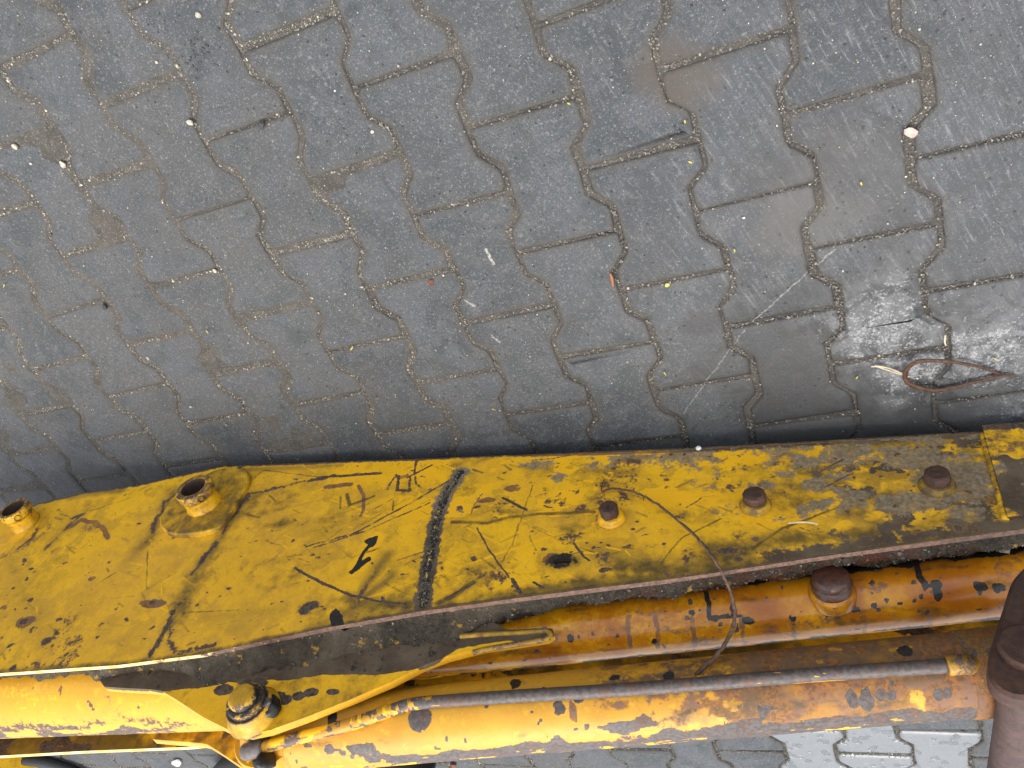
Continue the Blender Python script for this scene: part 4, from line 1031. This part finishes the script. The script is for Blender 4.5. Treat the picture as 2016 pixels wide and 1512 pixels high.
# raised oily pin head on the barrel
s, th = hit_tube(1634, 1150, L0, L1, R1)
dU = (L1 - L0) / np.hypot(*(L1 - L0))
pc = W3(*(uv_at(1637, 1163, AXW + R1 * 0.93)), AXW + R1 * 0.93)
V, F = lathe([(0.034, -0.014), (0.0335, 0.0), (0.031, 0.005), (0.027, 0.008)], pc, NX, 44, wob=0.03)
o = part('port_boss', cyl1, V, F, M['oily'], True, {'fresh': np.full(len(V), 0.15), 'rust': np.full(len(V), 0.40), 'grime': np.full(len(V), 0.4)}, sharp=50)
V, F = lathe([(0.0285, 0.003), (0.0285, 0.019), (0.026, 0.021), (0.0265, 0.023), (0.0255, 0.030), (0.022, 0.0335), (0.010, 0.0345), (0.0004, 0.035)], pc, NX, 40, wob=0.06, seed=3)
part('plug_head', o, V, F, M['rustwet'], True, {'fresh': np.zeros(len(V))}, sharp=45)
# wider yellow tube at the left that the cylinder enters
RB = 0.078
K0, K1 = np.array([-0.62, 0.515]), np.array([0.47, 0.398])
q0 = uv_at(0, 1365, AXW); q1 = uv_at(430, 1343, AXW)
dk = (q1 - q0) / (q1[0] - q0[0]); K0 = q0 + dk * (-0.42); K1 = q0 + dk * (0.47 - q0[0])
tube_t = thing('boom_inner_tube', 'bright yellow round steel tube at the left inside the boom', 'steel tube', W3(0.0, 0.35, AXW))
Bv, S, T, F = barrel_mesh(K0, K1, RB, 300, 72, 0.0012, 1.0, seed=8)
z = {a: np.zeros_like(S) for a in ('chip', 'rust', 'grime', 'black', 'fresh', 'fade')}
z['fresh'] = 0.45 * sst(fbm(S * 5, T * 2, 101), 0.35, 0.6)
z['chip'] = 0.66 * sst(wrap(T), 0.55, 0.05) * sst(S + 0.05 * (fbm(S * 20, T * 6, 99) - .5), K1[0] - K0[0] - 0.15, K1[0] - K0[0] - 0.45) * sst(fbm(S * 26, T * 5, 102), 0.30, 0.55)
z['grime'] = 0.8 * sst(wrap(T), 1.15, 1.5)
S, T = warp_tube(S, T, RB)
spot(z, S, T, 180, 1389, 0.012, 0.005, 'chip', 0.9, K0, K1, RB, -0.9); spot(z, S, T, 122, 1358, 0.004, 0.008, 'rust', 0.9, K0, K1, RB)
tstroke(z, S, T, [(195, 1355), (225, 1390), (255, 1425)], 0.010, 'rust', 0.42, K0, K1, RB)
for i in range(60):
    s0_, t0_ = rng.uniform(0.2, 1.1), rng.uniform(-0.9, 1.8); r0 = rng.lognormal(math.log(0.0018), 0.4)
    z['chip'] = np.maximum(z['chip'], np.clip((1.25 - np.hypot((S - s0_) / r0, wrap(T - t0_) * RB / r0)) / 0.5, 0, 1) * 0.9)
part('tube_wall', tube_t, Bv.reshape(-1, 3), F, M['bright'], True, z)
nv_ = len(Bv[0])

# ================================================================== PIVOT BRACKET: two cheeks and the pin
brk = thing('pivot_bracket', 'worn yellow bracket of two cheeks with a greasy pivot pin between them', 'bracket', W3(0.4, 0.30, -0.12))
BW, BT, BS = -0.045, 0.014, 0.160
cheek_px = [(196, 1338), (205, 1352), (250, 1355), (298, 1357), (318, 1360), (345, 1376), (400, 1412), (440, 1432), (462, 1443), (490, 1446), (530, 1438), (600, 1413), (690, 1377), (770, 1343), (830, 1312), (880, 1293), (950, 1275), (1020, 1265), (1078, 1256), (1090, 1248), (1088, 1238), (1074, 1236), (1000, 1240), (900, 1248), (760, 1262), (600, 1285), (420, 1305), (250, 1322)]
CK = pts_at(cheek_px, BW)
low_i = list(range(21, 28))
# the lower edge of the cheek runs down into the trough
CK2 = CK.copy()
for i in (23, 24, 25, 26, 27): CK2[i, 1] -= 0.05
def cheek(w, mark):
    # dense front by gridding columns between the lower and the upper outline
    up_pts = CK2[0:20]; lo_pts = np.vstack([CK2[19:], CK2[0]])[::-1]
    u0, u1 = CK2[:, 0].min(), CK2[:, 0].max()
    us = np.linspace(u0 + 1e-4, u1 - 1e-4, 460)
    hi = np.interp(us, up_pts[np.argsort(up_pts[:, 0]), 0], up_pts[np.argsort(up_pts[:, 0]), 1])
    lo = np.interp(us, lo_pts[np.argsort(lo_pts[:, 0]), 0], lo_pts[np.argsort(lo_pts[:, 0]), 1])
    lo = np.minimum(lo, hi - 0.001)
    t = np.linspace(0, 1, 70)[None]
    U = np.repeat(us[:, None], 70, 1); V = lo[:, None] * (1 - t) + hi[:, None] * t
    m = {k: np.zeros_like(U) for k in ('chip', 'rust', 'grime', 'black', 'dirt', 'fade', 'fresh')}
    if mark:
        # band of bare brown metal along the lower side
        bl = pts_at([(190, 1372), (300, 1362), (330, 1360), (440, 1347), (560, 1338), (640, 1330), (760, 1327), (800, 1325), (850, 1308), (900, 1278), (1000, 1262), (1100, 1258)], BW)
        bnd = np.interp(U, bl[:, 0], bl[:, 1])
        jag = 0.010 * (fbm(U * 30, V * 30, 111) - 0.5)
        m['mud'] = 1.0 * sst(V - bnd + jag, 0.003, -0.003) * sst(U, 1.08, 0.92)
        m['black'] = 0.40 * sst(V - bnd + jag, 0.001, -0.006) * sst(fbm(U * 7, V * 10, 112), 0.48, 0.62)
        m['dirt'] = 0.62 * sst(V - bnd, -0.006, -0.022) * sst(fbm(U * 9, V * 9, 113), 0.45, 0.62) * sst(U, 0.32, 0.42)
        for p, rx, ry in (((560, 1378), 13, 9), ((588, 1370), 12, 8), ((612, 1363), 14, 8), ((655, 1362), 12, 5), ((545, 1372), 16, 10), ((500, 1345), 26, 12), ((440, 1358), 18, 10)):
            q = uv_at(*p, BW); m['chip'] = np.maximum(m['chip'], np.clip((1.25 - np.hypot((U - q[0]) / (rx * .001), (V - q[1]) / (ry * .001))) / 0.5, 0, 1) * 0.9)
        m['grime'] = np.maximum(m['grime'], 0.36 * sst(fbm(U * 12, V * 12, 114), 0.40, 0.66))
        m['fresh'] = 0.5 * sst(fbm(U * 10, V * 14, 115), 0.5, 0.62)
        hole = None
    else:
        m['grime'] = 0.7 * sst(fbm(U * 12, V * 12, 116), 0.4, 0.65); m['chip'] = 0.7 * sst(fbm(U * 20, V * 20, 117), 0.55, 0.66)
    Wd = 0.0008 * (fbm(U * 14, V * 14, 118) - 0.5)
    return plate_from_grid('cheek_plate', U, V, Wd, brk, [M['plate'], M['bright']], m, w, BT)
cheek(BW, True); cheek(BW - BS, False)
# raised rounded rib at the end of the near cheek
rp = spline(pts_at([(905, 1250), (960, 1246), (1030, 1243), (1070, 1240), (1082, 1246), (1072, 1256), (1020, 1265), (960, 1275), (930, 1282)], BW + 0.004), 90)
V, F = tube(W3(rp[:, 0], rp[:, 1], np.full(90, BW + 0.0005)), 0.0042, 10)
part('edge_weld', brk, V, F, M['plate'], True, {'fresh': np.full(len(V), 0.3), 'chip': np.full(len(V), 0.40), 'grime': np.full(len(V), 0.75), 'mud': np.full(len(V), 0.42)})
# pin: base collar, retaining collar, head, lock bolt
pc = W3(*uv_at(500, 1402, BW), BW)
V, F = lathe([(0.0425, -0.004), (0.042, 0.002), (0.037, 0.007), (0.035, 0.020), (0.0335, 0.023), (0.026, 0.0235)], pc, NX, 52, wob=0.03)
o = part('pin_collar', brk, V, F, M['plate'], True, {'smear': np.full(6 * 52, 0.5), 'fresh': np.repeat([0.3, 0.35, 0.35, 0.2, 0.0, 0.0], 52), 'chip': np.repeat([0.45, 0.2, 0.1, 0.2, 0.5, 0.9], 52), 'grime': np.repeat([0.6, 0.3, 0.3, 0.3, 0.6, 0.9], 52), 'black': np.repeat([0.3, 0.1, 0.0, 0.0, 0.3, 0.9], 52)}, sharp=45)
V, F = lathe([(0.0295, 0.020), (0.0295, 0.032), (0.0275, 0.0335), (0.0225, 0.034), (0.0215, 0.042), (0.0195, 0.0445), (0.0180, 0.0452), (0.009, 0.0455), (0.0004, 0.0457)], pc, NX, 48, wob=0.03, seed=6)
part('pin_head', o, V, F, M['plate'], True, {'smear': np.full(9 * 48, 0.62), 'fresh': np.repeat([0, 0, 0, 0.1, 0, 0, 0.3, 0.35, 0.35], 48), 'chip': np.repeat([0.6, 0.55, 0.6, 0.6, 0.55, 0.45, 0.25, 0.1, 0.05], 48), 'rust': np.repeat([0.2, 0.3, 0.4, 0.2, 0.2, 0.5, 0.4, 0.1, 0.1], 48), 'black': np.repeat([0.5, 0.42, 0.5, 0.7, 0.42, 0.3, 0.1, 0.05, 0.0], 48)}, sharp=45)
bc = W3(*uv_at(524, 1386, BW + 0.018), BW + 0.018)
V1, F1 = lathe([(0.0095, -0.012), (0.0095, 0.004), (0.008, 0.006), (0.0004, 0.0065)], bc, NX, 6)
V2, F2 = lathe([(0.017, -0.014), (0.017, -0.004), (0.014, 0.0), (0.005, 0.001)], bc, NX, 18, wob=0.3)
part('lock_bolt', o, V1, F1, M['steel'], False); part('grease_lump', o, V2 + rng.normal(0, 0.0012, V2.shape), F2, M['blackgrease'])
pe = pc - NX * (BS + 0.06)
V, F = lathe([(0.0004, 0.0), (0.030, 0.0), (0.030, BS + 0.055)], pe, NX, 32)
part('pin_shaft', brk, V, F, M['steel'], sharp=40)

# ================================================================== UPPER CYLINDER with oil pipe
R2 = 0.0545
e0 = uv_at(1488, 1357, AXW); e1 = uv_at(1880, 1329, AXW); e2 = uv_at(600, 1446, AXW)
slope = (e1[1] - e2[1]) / (e1[0] - e2[0])
def ax2(u): return e1[1] + slope * (u - e1[0])
cyl2 = thing('hydraulic_cylinder', 'upper yellow hydraulic cylinder with rust patches and a pipe along it', 'hydraulic cylinder', W3(0.9, ax2(0.9) - R2, AXW))
uL = uv_at(515, 1488, AXW)[0]; uR = uv_at(1893, 1325, AXW)[0]
G0, G1 = np.array([uL, ax2(uL)]), np.array([uR, ax2(uR)])
Bv, S, T, F = barrel_mesh(G0, G1, R2, 620, 84, 0.0009, seed=15)
LN = np.hypot(*(G1 - G0)); q = S / LN
z = {a: np.zeros_like(S) for a in ('chip', 'rust', 'grime', 'black', 'dirt', 'fresh', 'fade')}
tw_ = wrap(T)
n_a = fbm(S * 16, tw_ * 2.0, 121); n_b = fbm(S * 9, tw_ * 1.2, 122)
# bare metal strip along the crown, widening to the right; rust bloom at the right; oily brown side below the pipe
n_c = fbm(S * 42, tw_ * 5, 127)
z['chip'] = np.maximum(z['chip'], 0.86 * sst(0.50 - tw_ + 0.9 * (n_a - 0.5) + 0.35 * (q - 0.5), 0.16, 0.44) * sst(q, 0.12, 0.34))
z['chip'] = np.maximum(z['chip'], 0.95 * sst(n_a + 0.10 * q, 0.66, 0.71) * sst(np.abs(tw_ - 0.2), 0.8, 0.3))
z['rust'] = np.maximum(z['rust'], (0.25 + 0.75 * sst(q, 0.45, 0.85)) * sst(q, 0.36, 0.62) * sst(n_b * 0.6 + n_c * 0.4 + 0.18 * q, 0.42, 0.66))
z['rust'] = np.maximum(z['rust'], 0.72 * sst(q, 0.42, 0.56) * sst(tw_, 0.72, 1.0) * (0.7 + 0.6 * (n_c - 0.5)))
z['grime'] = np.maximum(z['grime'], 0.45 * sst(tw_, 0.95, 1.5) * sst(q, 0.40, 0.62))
z['grime'] = np.maximum(z['grime'], 0.55 * sst(fbm(S * 12, tw_ * 3, 128), 0.5, 0.7))
z['fade'] = 0.6 * sst(n_b, 0.4, 0.65); z['fresh'] = 0.8 * sst(fbm(S * 30, tw_ * 6, 125), 0.60, 0.65) * sst(tw_, 0.2, -0.2)
SY, TY = warp_tube(S, T, R2)
yb = 0.95 * sst(np.abs(SY / LN - 0.930), 0.011, 0.005) * sst(np.abs(tw_ - 0.15), 0.9, 0.5) * sst(fbm(S * 60, tw_ * 4, 129), 0.22, 0.40)
z['fresh'] = np.maximum(z['fresh'], 0.55 * yb)
z['rust'] *= 1 - 0.9 * z['fresh']; z['chip'] *= 1 - 0.65 * z['fresh']; z['grime'] *= 1 - yb
S, T = warp_tube(S, T, R2)
for px, py, a, b, ch in ((826, 1415, 26, 20, 'chip'), (1100, 1395, 12, 10, 'chip'), (1140, 1375, 10, 8, 'chip'), (1128, 1402, 8, 16, 'rust'), (1680, 1375, 12, 14, 'chip'), (1708, 1378, 14, 18, 'chip'), (1735, 1368, 9, 10, 'chip'),
                         (1756, 1370, 10, 9, 'chip'), (1845, 1366, 10, 9, 'chip'), (1862, 1364, 9, 8, 'chip'), (1014, 1345, 12, 12, 'black'), (655, 1415, 12, 10, 'black'), (1780, 1280, 14, 10, 'black'), (1320, 1330, 12, 8, 'black'), (1210, 1335, 12, 5, 'black')):
    spot(z, S, T, px, py, a * 0.0007, b * 0.0009, ch, 1.0, G0, G1, R2, random.uniform(-.4, .4))
for i in range(120):
    s0_, t0_ = rng.uniform(0, LN), rng.uniform(-1.0, 1.8); r0 = rng.lognormal(math.log(0.0018), 0.5)
    z['chip'] = np.maximum(z['chip'], np.clip((1.25 - np.hypot((S - s0_) / r0, wrap(T - t0_) * R2 / r0)) / 0.5, 0, 1) * 0.9)
part('barrel', cyl2, Bv.reshape(-1, 3), F, M['rustpaint'], True, z)
ad = W3(*G1, AXW) - W3(*G0, AXW); ad /= np.linalg.norm(ad)
# gland ring at the right, eye at the left
V, F = lathe([(R2 * 0.98, -0.002), (R2 * 1.03, 0.0), (R2 * 1.03, 0.040), (R2 * 1.02, 0.042), (R2 * 1.035, 0.046), (R2 * 1.035, 0.082), (R2 * 0.9, 0.086), (0.0004, 0.086)], W3(*G1, AXW), ad, 60, wob=0.01)
gn = fbm(V @ UX * 40, V[:, 2] * 40, 131)
part('gland', cyl2, V, F, M['rustpaint'], True, {'rust': 0.75 + 0 * gn, 'chip': 0.55 * sst(gn, 0.50, 0.62), 'grime': np.full(len(V), 0.3)}, sharp=40)
V, F = lathe([(R2 * 0.5, 0.075), (R2 * 0.5, 0.5), (0.0004, 0.5)], W3(*G1, AXW), ad, 40)
part('piston_rod', cyl2, V, F, M['rust'])
V, F = lathe([(0.0004, -0.030), (R2 * 0.7, -0.030), (R2 * 0.98, -0.012), (R2 * 1.0, 0.002)], W3(*G0, AXW), ad, 60)
part('end_cap', cyl2, V, F, M['rustpaint'], True, {'fresh': np.full(len(V), 0.3), 'grime': np.full(len(V), 0.4)}, sharp=40)
ec = pc - NX * (BS / 2 + 0.02)
V, F = lathe([(0.0004, -0.045), (0.056, -0.045), (0.058, -0.042), (0.058, 0.042), (0.056, 0.045), (0.0004, 0.045)], ec, NX, 44)
part('cylinder_eye', cyl2, V, F, M['bright'], sharp=40)
lug = [tuple(uv_at(*p, AXW)) for p in ((470, 1415), (520, 1460), (600, 1470), (620, 1420), (560, 1395))]
# block between eye and barrel
a0 = (ec - A0) @ UX, (ec - A0) @ VX
blk = np.array([(a0[0] - 0.01, a0[1] - 0.052), (a0[0] - 0.01, a0[1] + 0.052), (G0[0] + 0.01, G0[1] + 0.045), (G0[0] + 0.01, G0[1] - 0.045)])
V, F = slab(blk, AXW + 0.040, 0.080, 0.006)
part('eye_neck', cyl2, V, F, M['bright'], sharp=30)
# seams on the barrel
for uu in (0.052,):
    V, F = lathe([(R2 * 1.0, -0.003), (R2 * 1.018, -0.001), (R2 * 1.018, 0.001), (R2 * 1.0, 0.003)], W3(*G0, AXW) + ad * uu, ad, 60, wob=0.01)
    part('weld_ring', cyl2, V, F, M['rustpaint'], True, {'chip': np.full(len(V), 0.25), 'grime': np.full(len(V), 0.5)})
# oil pipe
pd2 = (G1 - G0) / LN; pn2 = np.array([-pd2[1], pd2[0]])
pl = []
for a, b in ((486, 1480), (530, 1468), (578, 1455), (640, 1440), (697, 1424), (740, 1409), (775, 1397), (800, 1389), (830, 1384), (900, 1379), (1000, 1372), (1150, 1363), (1300, 1353), (1583, 1330), (1865, 1311)):
    rr_ = R2 + 0.0075
    s_, th = hit_tube(a, b, G0, G1, rr_)
    uv = G0 + pd2 * s_ + pn2 * rr_ * math.cos(th)
    pl.append(W3(uv[0], uv[1], AXW + rr_ * math.sin(th)))
PP = spline(np.array(pl), 260)
V, F = tube(PP, 0.0092, 18)
t_ = np.repeat(np.linspace(0, 1, 260), 18); an = np.tile(np.linspace(0, 2 * math.pi, 18, endpoint=False), 260)
nn = fbm(t_ * 34, np.cos(an) * 1.1 + 3, 141)
fl = sst(fbm(t_ * 48, np.cos(an) * 1.6 + 5, 143), 0.54, 0.60) * (sst(t_, 0.72, 0.55) + sst(np.abs(t_ - 0.93), 0.05, 0.03))
pipe = part('oil_pipe', cyl2, V, F, M['rustpaint'], True, {'chip': 0.50 * sst(nn + 0.22 * t_, 0.40, 0.60) + 0.80 * sst(t_, 0.36, 0.55) * (1 - fl) + 0.1 - 0.4 * fl, 'fresh': 0.8 * sst(nn, 0.46, 0.36) * sst(t_, 0.62, 0.4) + 0.9 * sst(np.abs(t_ - 0.94), 0.035, 0.015) * sst(nn, 0.42, 0.52), 'rust': np.full(len(t_), 0.10), 'smear': np.full(len(t_), 0.3)})
pd = PP[0] - PP[6]; pd /= np.linalg.norm(pd)
V, F = lathe([(0.0105, -0.03), (0.0125, -0.028), (0.0128, 0.002), (0.0105, 0.006), (0.0004, 0.0065)], PP[0], pd, 22)
part('pipe_nut', pipe, V, F, M['steel'], sharp=40)
fc = W3(*uv_at(522, 1500, AXW + 0.035), AXW + 0.035)
V1, F1 = lathe([(0.012, -0.01), (0.012, 0.008), (0.008, 0.012), (0.008, 0.020), (0.0004, 0.021)], fc, NX * 0.7 + VX * 0.5, 14, wob=0.25)
part('grease_nipple', cyl2, V1 + rng.normal(0, 0.0008, V1.shape), F1, M['blackgrease'])
# elbow where the pipe enters the gland
ev = spline(np.array([PP[-1], PP[-1] + ad * 0.020, PP[-1] + ad * 0.030 - NX * 0.02 - VX * 0.01]), 14)
V, F = tube(ev, 0.0125, 16)
part('pipe_elbow', pipe, V, F, M['rustpaint'], True, {'chip': np.full(len(V), 0.5), 'grime': np.full(len(V), 0.8), 'fresh': np.zeros(len(V))})

# ================================================================== RUSTY LINK at the right edge
lnk = thing('rusty_link', 'dark rusty link plate and cross tube at the right edge of the machine', 'linkage', W3(1.44, 0.1, 0.0))
LW = 0.012
lp = spline(np.array([(2012, 1120), (1992, 1145), (1975, 1195), (1958, 1250), (1946, 1292), (1946, 1325), (1958, 1350), (1985, 1368), (2020, 1374), (2060, 1362), (2092, 1325), (2096, 1270), (2090, 1180), (2075, 1100), (2040, 1095), (2012, 1120)], float), 80)[:-1]
LP = pts_at(lp, LW)
V, F = slab(LP, LW, 0.022, 0.004)
part('link_plate', lnk, V, F, M['rust'], sharp=35)
lc = W3(*uv_at(2020, 1280, LW), LW)
V, F = lathe([(0.030, -0.002), (0.030, 0.007), (0.027, 0.010), (0.013, 0.0105), (0.0004, 0.0105)], lc, NX, 44, wob=0.03)
part('pin_head', lnk, V, F, M['rust'], sharp=40)
tc = W3(*uv_at(2026, 1316, LW - 0.02), LW - 0.02)
V, F = lathe([(0.028, 0.0), (0.028, -0.004), (0.0272, -0.006), (0.0272, -0.34), (0.0004, -0.34)], tc, NX, 52)
part('cross_tube', lnk, V, F, M['rustpink'], sharp=40)

# ================================================================== BEHIND: steel bar at the lower left, hose
def bar(p0, p1, w, h): 
    P0, P1 = np.array(p0), np.array(p1); d = P1 - P0; d /= np.linalg.norm(d); s = np.cross(d, [0, 0, 1.0]); s /= np.linalg.norm(s); up = np.cross(s, d)
    V = []
    for P in (P0, P1):
        for a, b in ((-1, -1), (1, -1), (1, 1), (-1, 1)):
            V.append(P + s * a * w / 2 + up * b * h / 2)
    return V, [(0, 1, 2, 3), (7, 6, 5, 4), (0, 4, 5, 1), (1, 5, 6, 2), (2, 6, 7, 3), (3, 7, 4, 0)]
b0 = ground_at(-40, 1478, 0.05); b1 = ground_at(75, 1560, 0.05)
V, F = bar(b0, b1, 0.11, 0.10)
solo('steel_bar', 'yellow steel bar on the ground behind the boom, bottom left corner', 'steel bar', V, F, M['far'], smooth=False)
hp = spline(np.array([ground_at(50, 1496, 0.022), ground_at(95, 1503, 0.022), ground_at(150, 1520, 0.022), ground_at(190, 1545, 0.022)]), 30)
V, F = tube(hp, 0.02, 14)
solo('rubber_hose', 'black rubber hose lying beside the yellow bar behind the boom', 'hose', V, F, M['rubber'], loc=hp[0])
hp = spline(np.array([ground_at(430, 1540, 0.05), ground_at(455, 1512, 0.05), ground_at(520, 1500, 0.05), ground_at(640, 1512, 0.05), ground_at(690, 1520, 0.05), ground_at(760, 1509, 0.05), ground_at(850, 1530, 0.05)]), 60)
V, F = tube(hp, 0.042, 16)
solo('rubber_hose', 'thick black rubber hose on the paving beyond the upper cylinder', 'hose', V, F, M['rubber'], loc=hp[0])

# ================================================================== LITTER
def rock(name, label, cat, px, py, size, mat, group=None, flat=0.6, seed=0, z=0.0):
    bm = bmesh.new(); bmesh.ops.create_icosphere(bm, subdivisions=2, radius=1.0)
    r = np.random.default_rng(seed + int(px))
    pl = [(r.normal(size=3), r.uniform(0.55, 0.9)) for _ in range(9)]
    for v in bm.verts:
        p = np.array(v.co)
        for nrm_, dd in pl:
            nn_ = nrm_ / np.linalg.norm(nrm_); e = p @ nn_ - dd
            if e > 0: p = p - nn_ * e
        v.co = Vector((p[0] * 1.15, p[1] * 0.85, p[2] * flat))
    zmin = min(v.co.z for v in bm.verts)
    me = bpy.data.meshes.new(name); bm.to_mesh(me); bm.free(); me.materials.append(mat)
    o = bpy.data.objects.new(name, me); COL.objects.link(o)
    c = ground_at(px, py); s = size / 2
    o.location = (c[0], c[1], z - zmin * s * 0.9); o.scale = (s, s, s); o.rotation_euler = (0, 0, r.uniform(0, 6))
    if label: o['label'] = label; o['category'] = cat
    if group: o['group'] = group
    return o
PG = 'pale pebbles strewn on the paving'
for px, py, s, lab in ((32, 288, 0.017, 'cream pebble lying furthest to the left on the paving'),
                       (126, 323, 0.019, 'largest cream pebble, elongated, between two zigzag joints at the left'),
                       (376, 240, 0.017, 'cream angular pebble on a zigzag joint, close to a small dark pit'),
                       (391, 29, 0.013, 'cream pebble near the top edge above the dark crumbs'),
                       (423, 532, 0.012, 'small pale pebble at the right end of a straight joint, left half'),
                       (734, 259, 0.009, 'small whitish pebble lying alone on a block, upper middle'),
                       (292, 705, 0.010, 'small cream pebble on a block at lower left above the boom'),
                       (713, 565, 0.008, 'tiny white pebble left of the straight joint below the paving centre'),
                       (376, 800, 0.009, 'tiny cream pebble low on the left paving, nearest the boom'),
                       (350, 130, 0.008, 'tiny white pebble in the joint below the dark crumbs')):
    rock('pebble', lab, 'pebble', px, py, s * 0.74, M['stone'], PG)
rock('concrete_chip', 'flat pinkish concrete chip sitting in a joint at upper right', 'stone chip', 1793, 259, 0.018, M['stonepink'], flat=0.35, seed=3)
rock('dark_pebble', 'round black pebble on a joint at upper left', 'pebble', 517, 246, 0.016, M['stonedark'])
rock('dark_pebble', 'black pebble wedged in a zigzag joint at the far left', 'pebble', 208, 602, 0.013, M['stonedark'], flat=0.7)
rock('brick_crumb', 'rusty red brown crumb on the paving near the centre', 'crumb', 849, 556, 0.013, M['redchip'], flat=0.3)
rock('paint_flake', 'pale yellow paint flake lying on a joint right of centre', 'paint flake', 1314, 561, 0.008, M['petal'], flat=0.2)
rock('rust_crumb', 'reddish rust crumb on the paving beyond the upper cylinder', 'crumb', 893, 1503, 0.022, M['redchip'])
o = rock('white_debris', 'crumpled white scrap on the dark ground behind the far bracket cheek', 'scrap', 352, 1496, 0.045, M['white'], flat=0.5)

def leafbit(name, label, cat, pts, w, mat, z=0.004):
    P = spline(np.array([ground_at(*p, z) for p in pts]), 12)
    r = w * np.sin(np.linspace(0.25, 2.9, 12))
    V, F = tube(P, r, 6, flat=0.35)
    return solo(name, label, cat, V, F, mat)
leafbit('dry_leaf', 'narrow dry orange leaf in a joint near the picture centre', 'leaf', [(1201, 538), (1205, 550), (1207, 566)], 0.0026, M['leaf'])
YG = 'tiny yellow green petals scattered on the paving'
for px, py, lab in ((1123, 206, 'tiny yellow petal on a zigzag joint at the top centre of the paving'), (1447, 497, 'tiny yellow green petal on a block left of the chalky scratch'),
                    (1349, 243, 'tiny yellow petal beside the zigzag joint left of the streaked block'), (1697, 365, 'tiny yellow petal on the block below the pinkish concrete chip'),
                    (1355, 318, 'tiny yellow petal in the joint just above a straight joint end, upper right'), (7, 566, 'thin yellow petal at the very left edge of the paving'),
                    (405, 650, 'tiny yellow petal on a block at lower left of the paving'), (1307, 732, 'tiny yellow petal near the lower end of the chalky scratch'),
                    (968, 805, 'tiny green petal close to the boom near its cross weld'), (1956, 706, 'tiny yellow green petal right of the stalk loop among white splashes'),
                    (1685, 747, 'tiny yellow green petal left of the stalk loop'), (695, 683, 'tiny yellow petal in a straight joint, middle of the left paving')):
    a = random.uniform(0, 6); d = 4
    o = leafbit('petal', lab, 'petal', [(px, py), (px + d * math.cos(a), py + d * math.sin(a)), (px + 2 * d * math.cos(a), py + 2 * d * math.sin(a) + 1)], 0.0013, M['petal'])
    o['group'] = YG
# brown stalk bent into a loop
up_ = [(1972, 738), (1925, 722), (1870, 712), (1815, 711), (1790, 722), (1782, 740), (1790, 755), (1820, 766), (1855, 768), (1905, 756), (1970, 741), (2000, 742)]
zz = [0.006, 0.010, 0.016, 0.018, 0.014, 0.011, 0.010, 0.010, 0.009, 0.008, 0.007, 0.005]
P = spline(np.array([ground_at(*p, h) for p, h in zip(up_, zz)]), 90)
V, F = tube(P, 0.0032 * (0.45 + 0.75 * np.sin(np.linspace(0.1, 3.0, 90))), 8, flat=0.6)
solo('dry_stalk', 'brown dry stalk bent into a narrow loop beside white splashes', 'plant stalk', V, F, M['stalk'])
for pts, lab in (([(1782, 738), (1750, 725), (1722, 720)], 'pale thin straw pointing left from the stalk loop, upper one'), ([(1790, 742), (1745, 728), (1728, 722), (1715, 722)], 'pale thin straw beside the stalk loop, lower one'),
                 ([(1862, 680), (1860, 672), (1861, 660)], 'short pale straw standing in a joint above the stalk loop')):
    P = spline(np.array([ground_at(*p, 0.007) for p in pts]), 16)
    V, F = tube(P, 0.0011, 5); solo('straw', lab, 'straw', V, F, M['straw'])
# twig lying over boom and cylinders
tp = [(1190, 942, .003), (1184, 966, .006), (1205, 962, .007), (1245, 968, .009), (1290, 990, .012), (1335, 1025, .016), (1380, 1068, .018), (1412, 1110, .016), (1436, 1160, -0.01), (1447, 1208, -0.035), (1438, 1248, -0.05), (1415, 1285, -0.058), (1388, 1312, -0.066), (1368, 1330, -0.072)]
P = spline(np.array([W3(*uv_at(a, b, w), w) for a, b, w in tp]), 130)
rr = np.interp(np.linspace(0, 1, 130), [0, 0.1, 0.6, 1], [0.0009, 0.0015, 0.0023, 0.0033]) * (0.9 + 0.3 * vnoise(np.arange(130) * 0.4, np.zeros(130), 6))
V, F = tube(P + rng.normal(0, 0.0004, P.shape), rr, 9)
solo('twig', 'thin brown curved twig hanging over the boom and the oily cylinder', 'twig', V, F, M['twig'])
for pts, w, lab in (([(1552, 1030), (1585, 1028), (1610, 1032)], 0.006, 'pale straw blade on the yellow boom below the middle rusty plug'), ):
    P = spline(np.array([W3(*uv_at(a, b, w), w) for a, b in pts]), 14); V, F = tube(P, 0.0016, 5, flat=0.5); solo('straw', lab, 'straw', V, F, M['straw'])
fp = W3(*uv_at(1375, 882, 0.004), 0.004)
bmv, bmf = lathe([(0.0004, -0.003), (0.004, -0.002), (0.0048, 0.001), (0.003, 0.002), (0.0004, 0.0024)], fp, NX, 9, wob=0.5)
solo('white_flake', 'small white flake stuck to the lower edge of the boom', 'flake', bmv, bmf, M['white'])
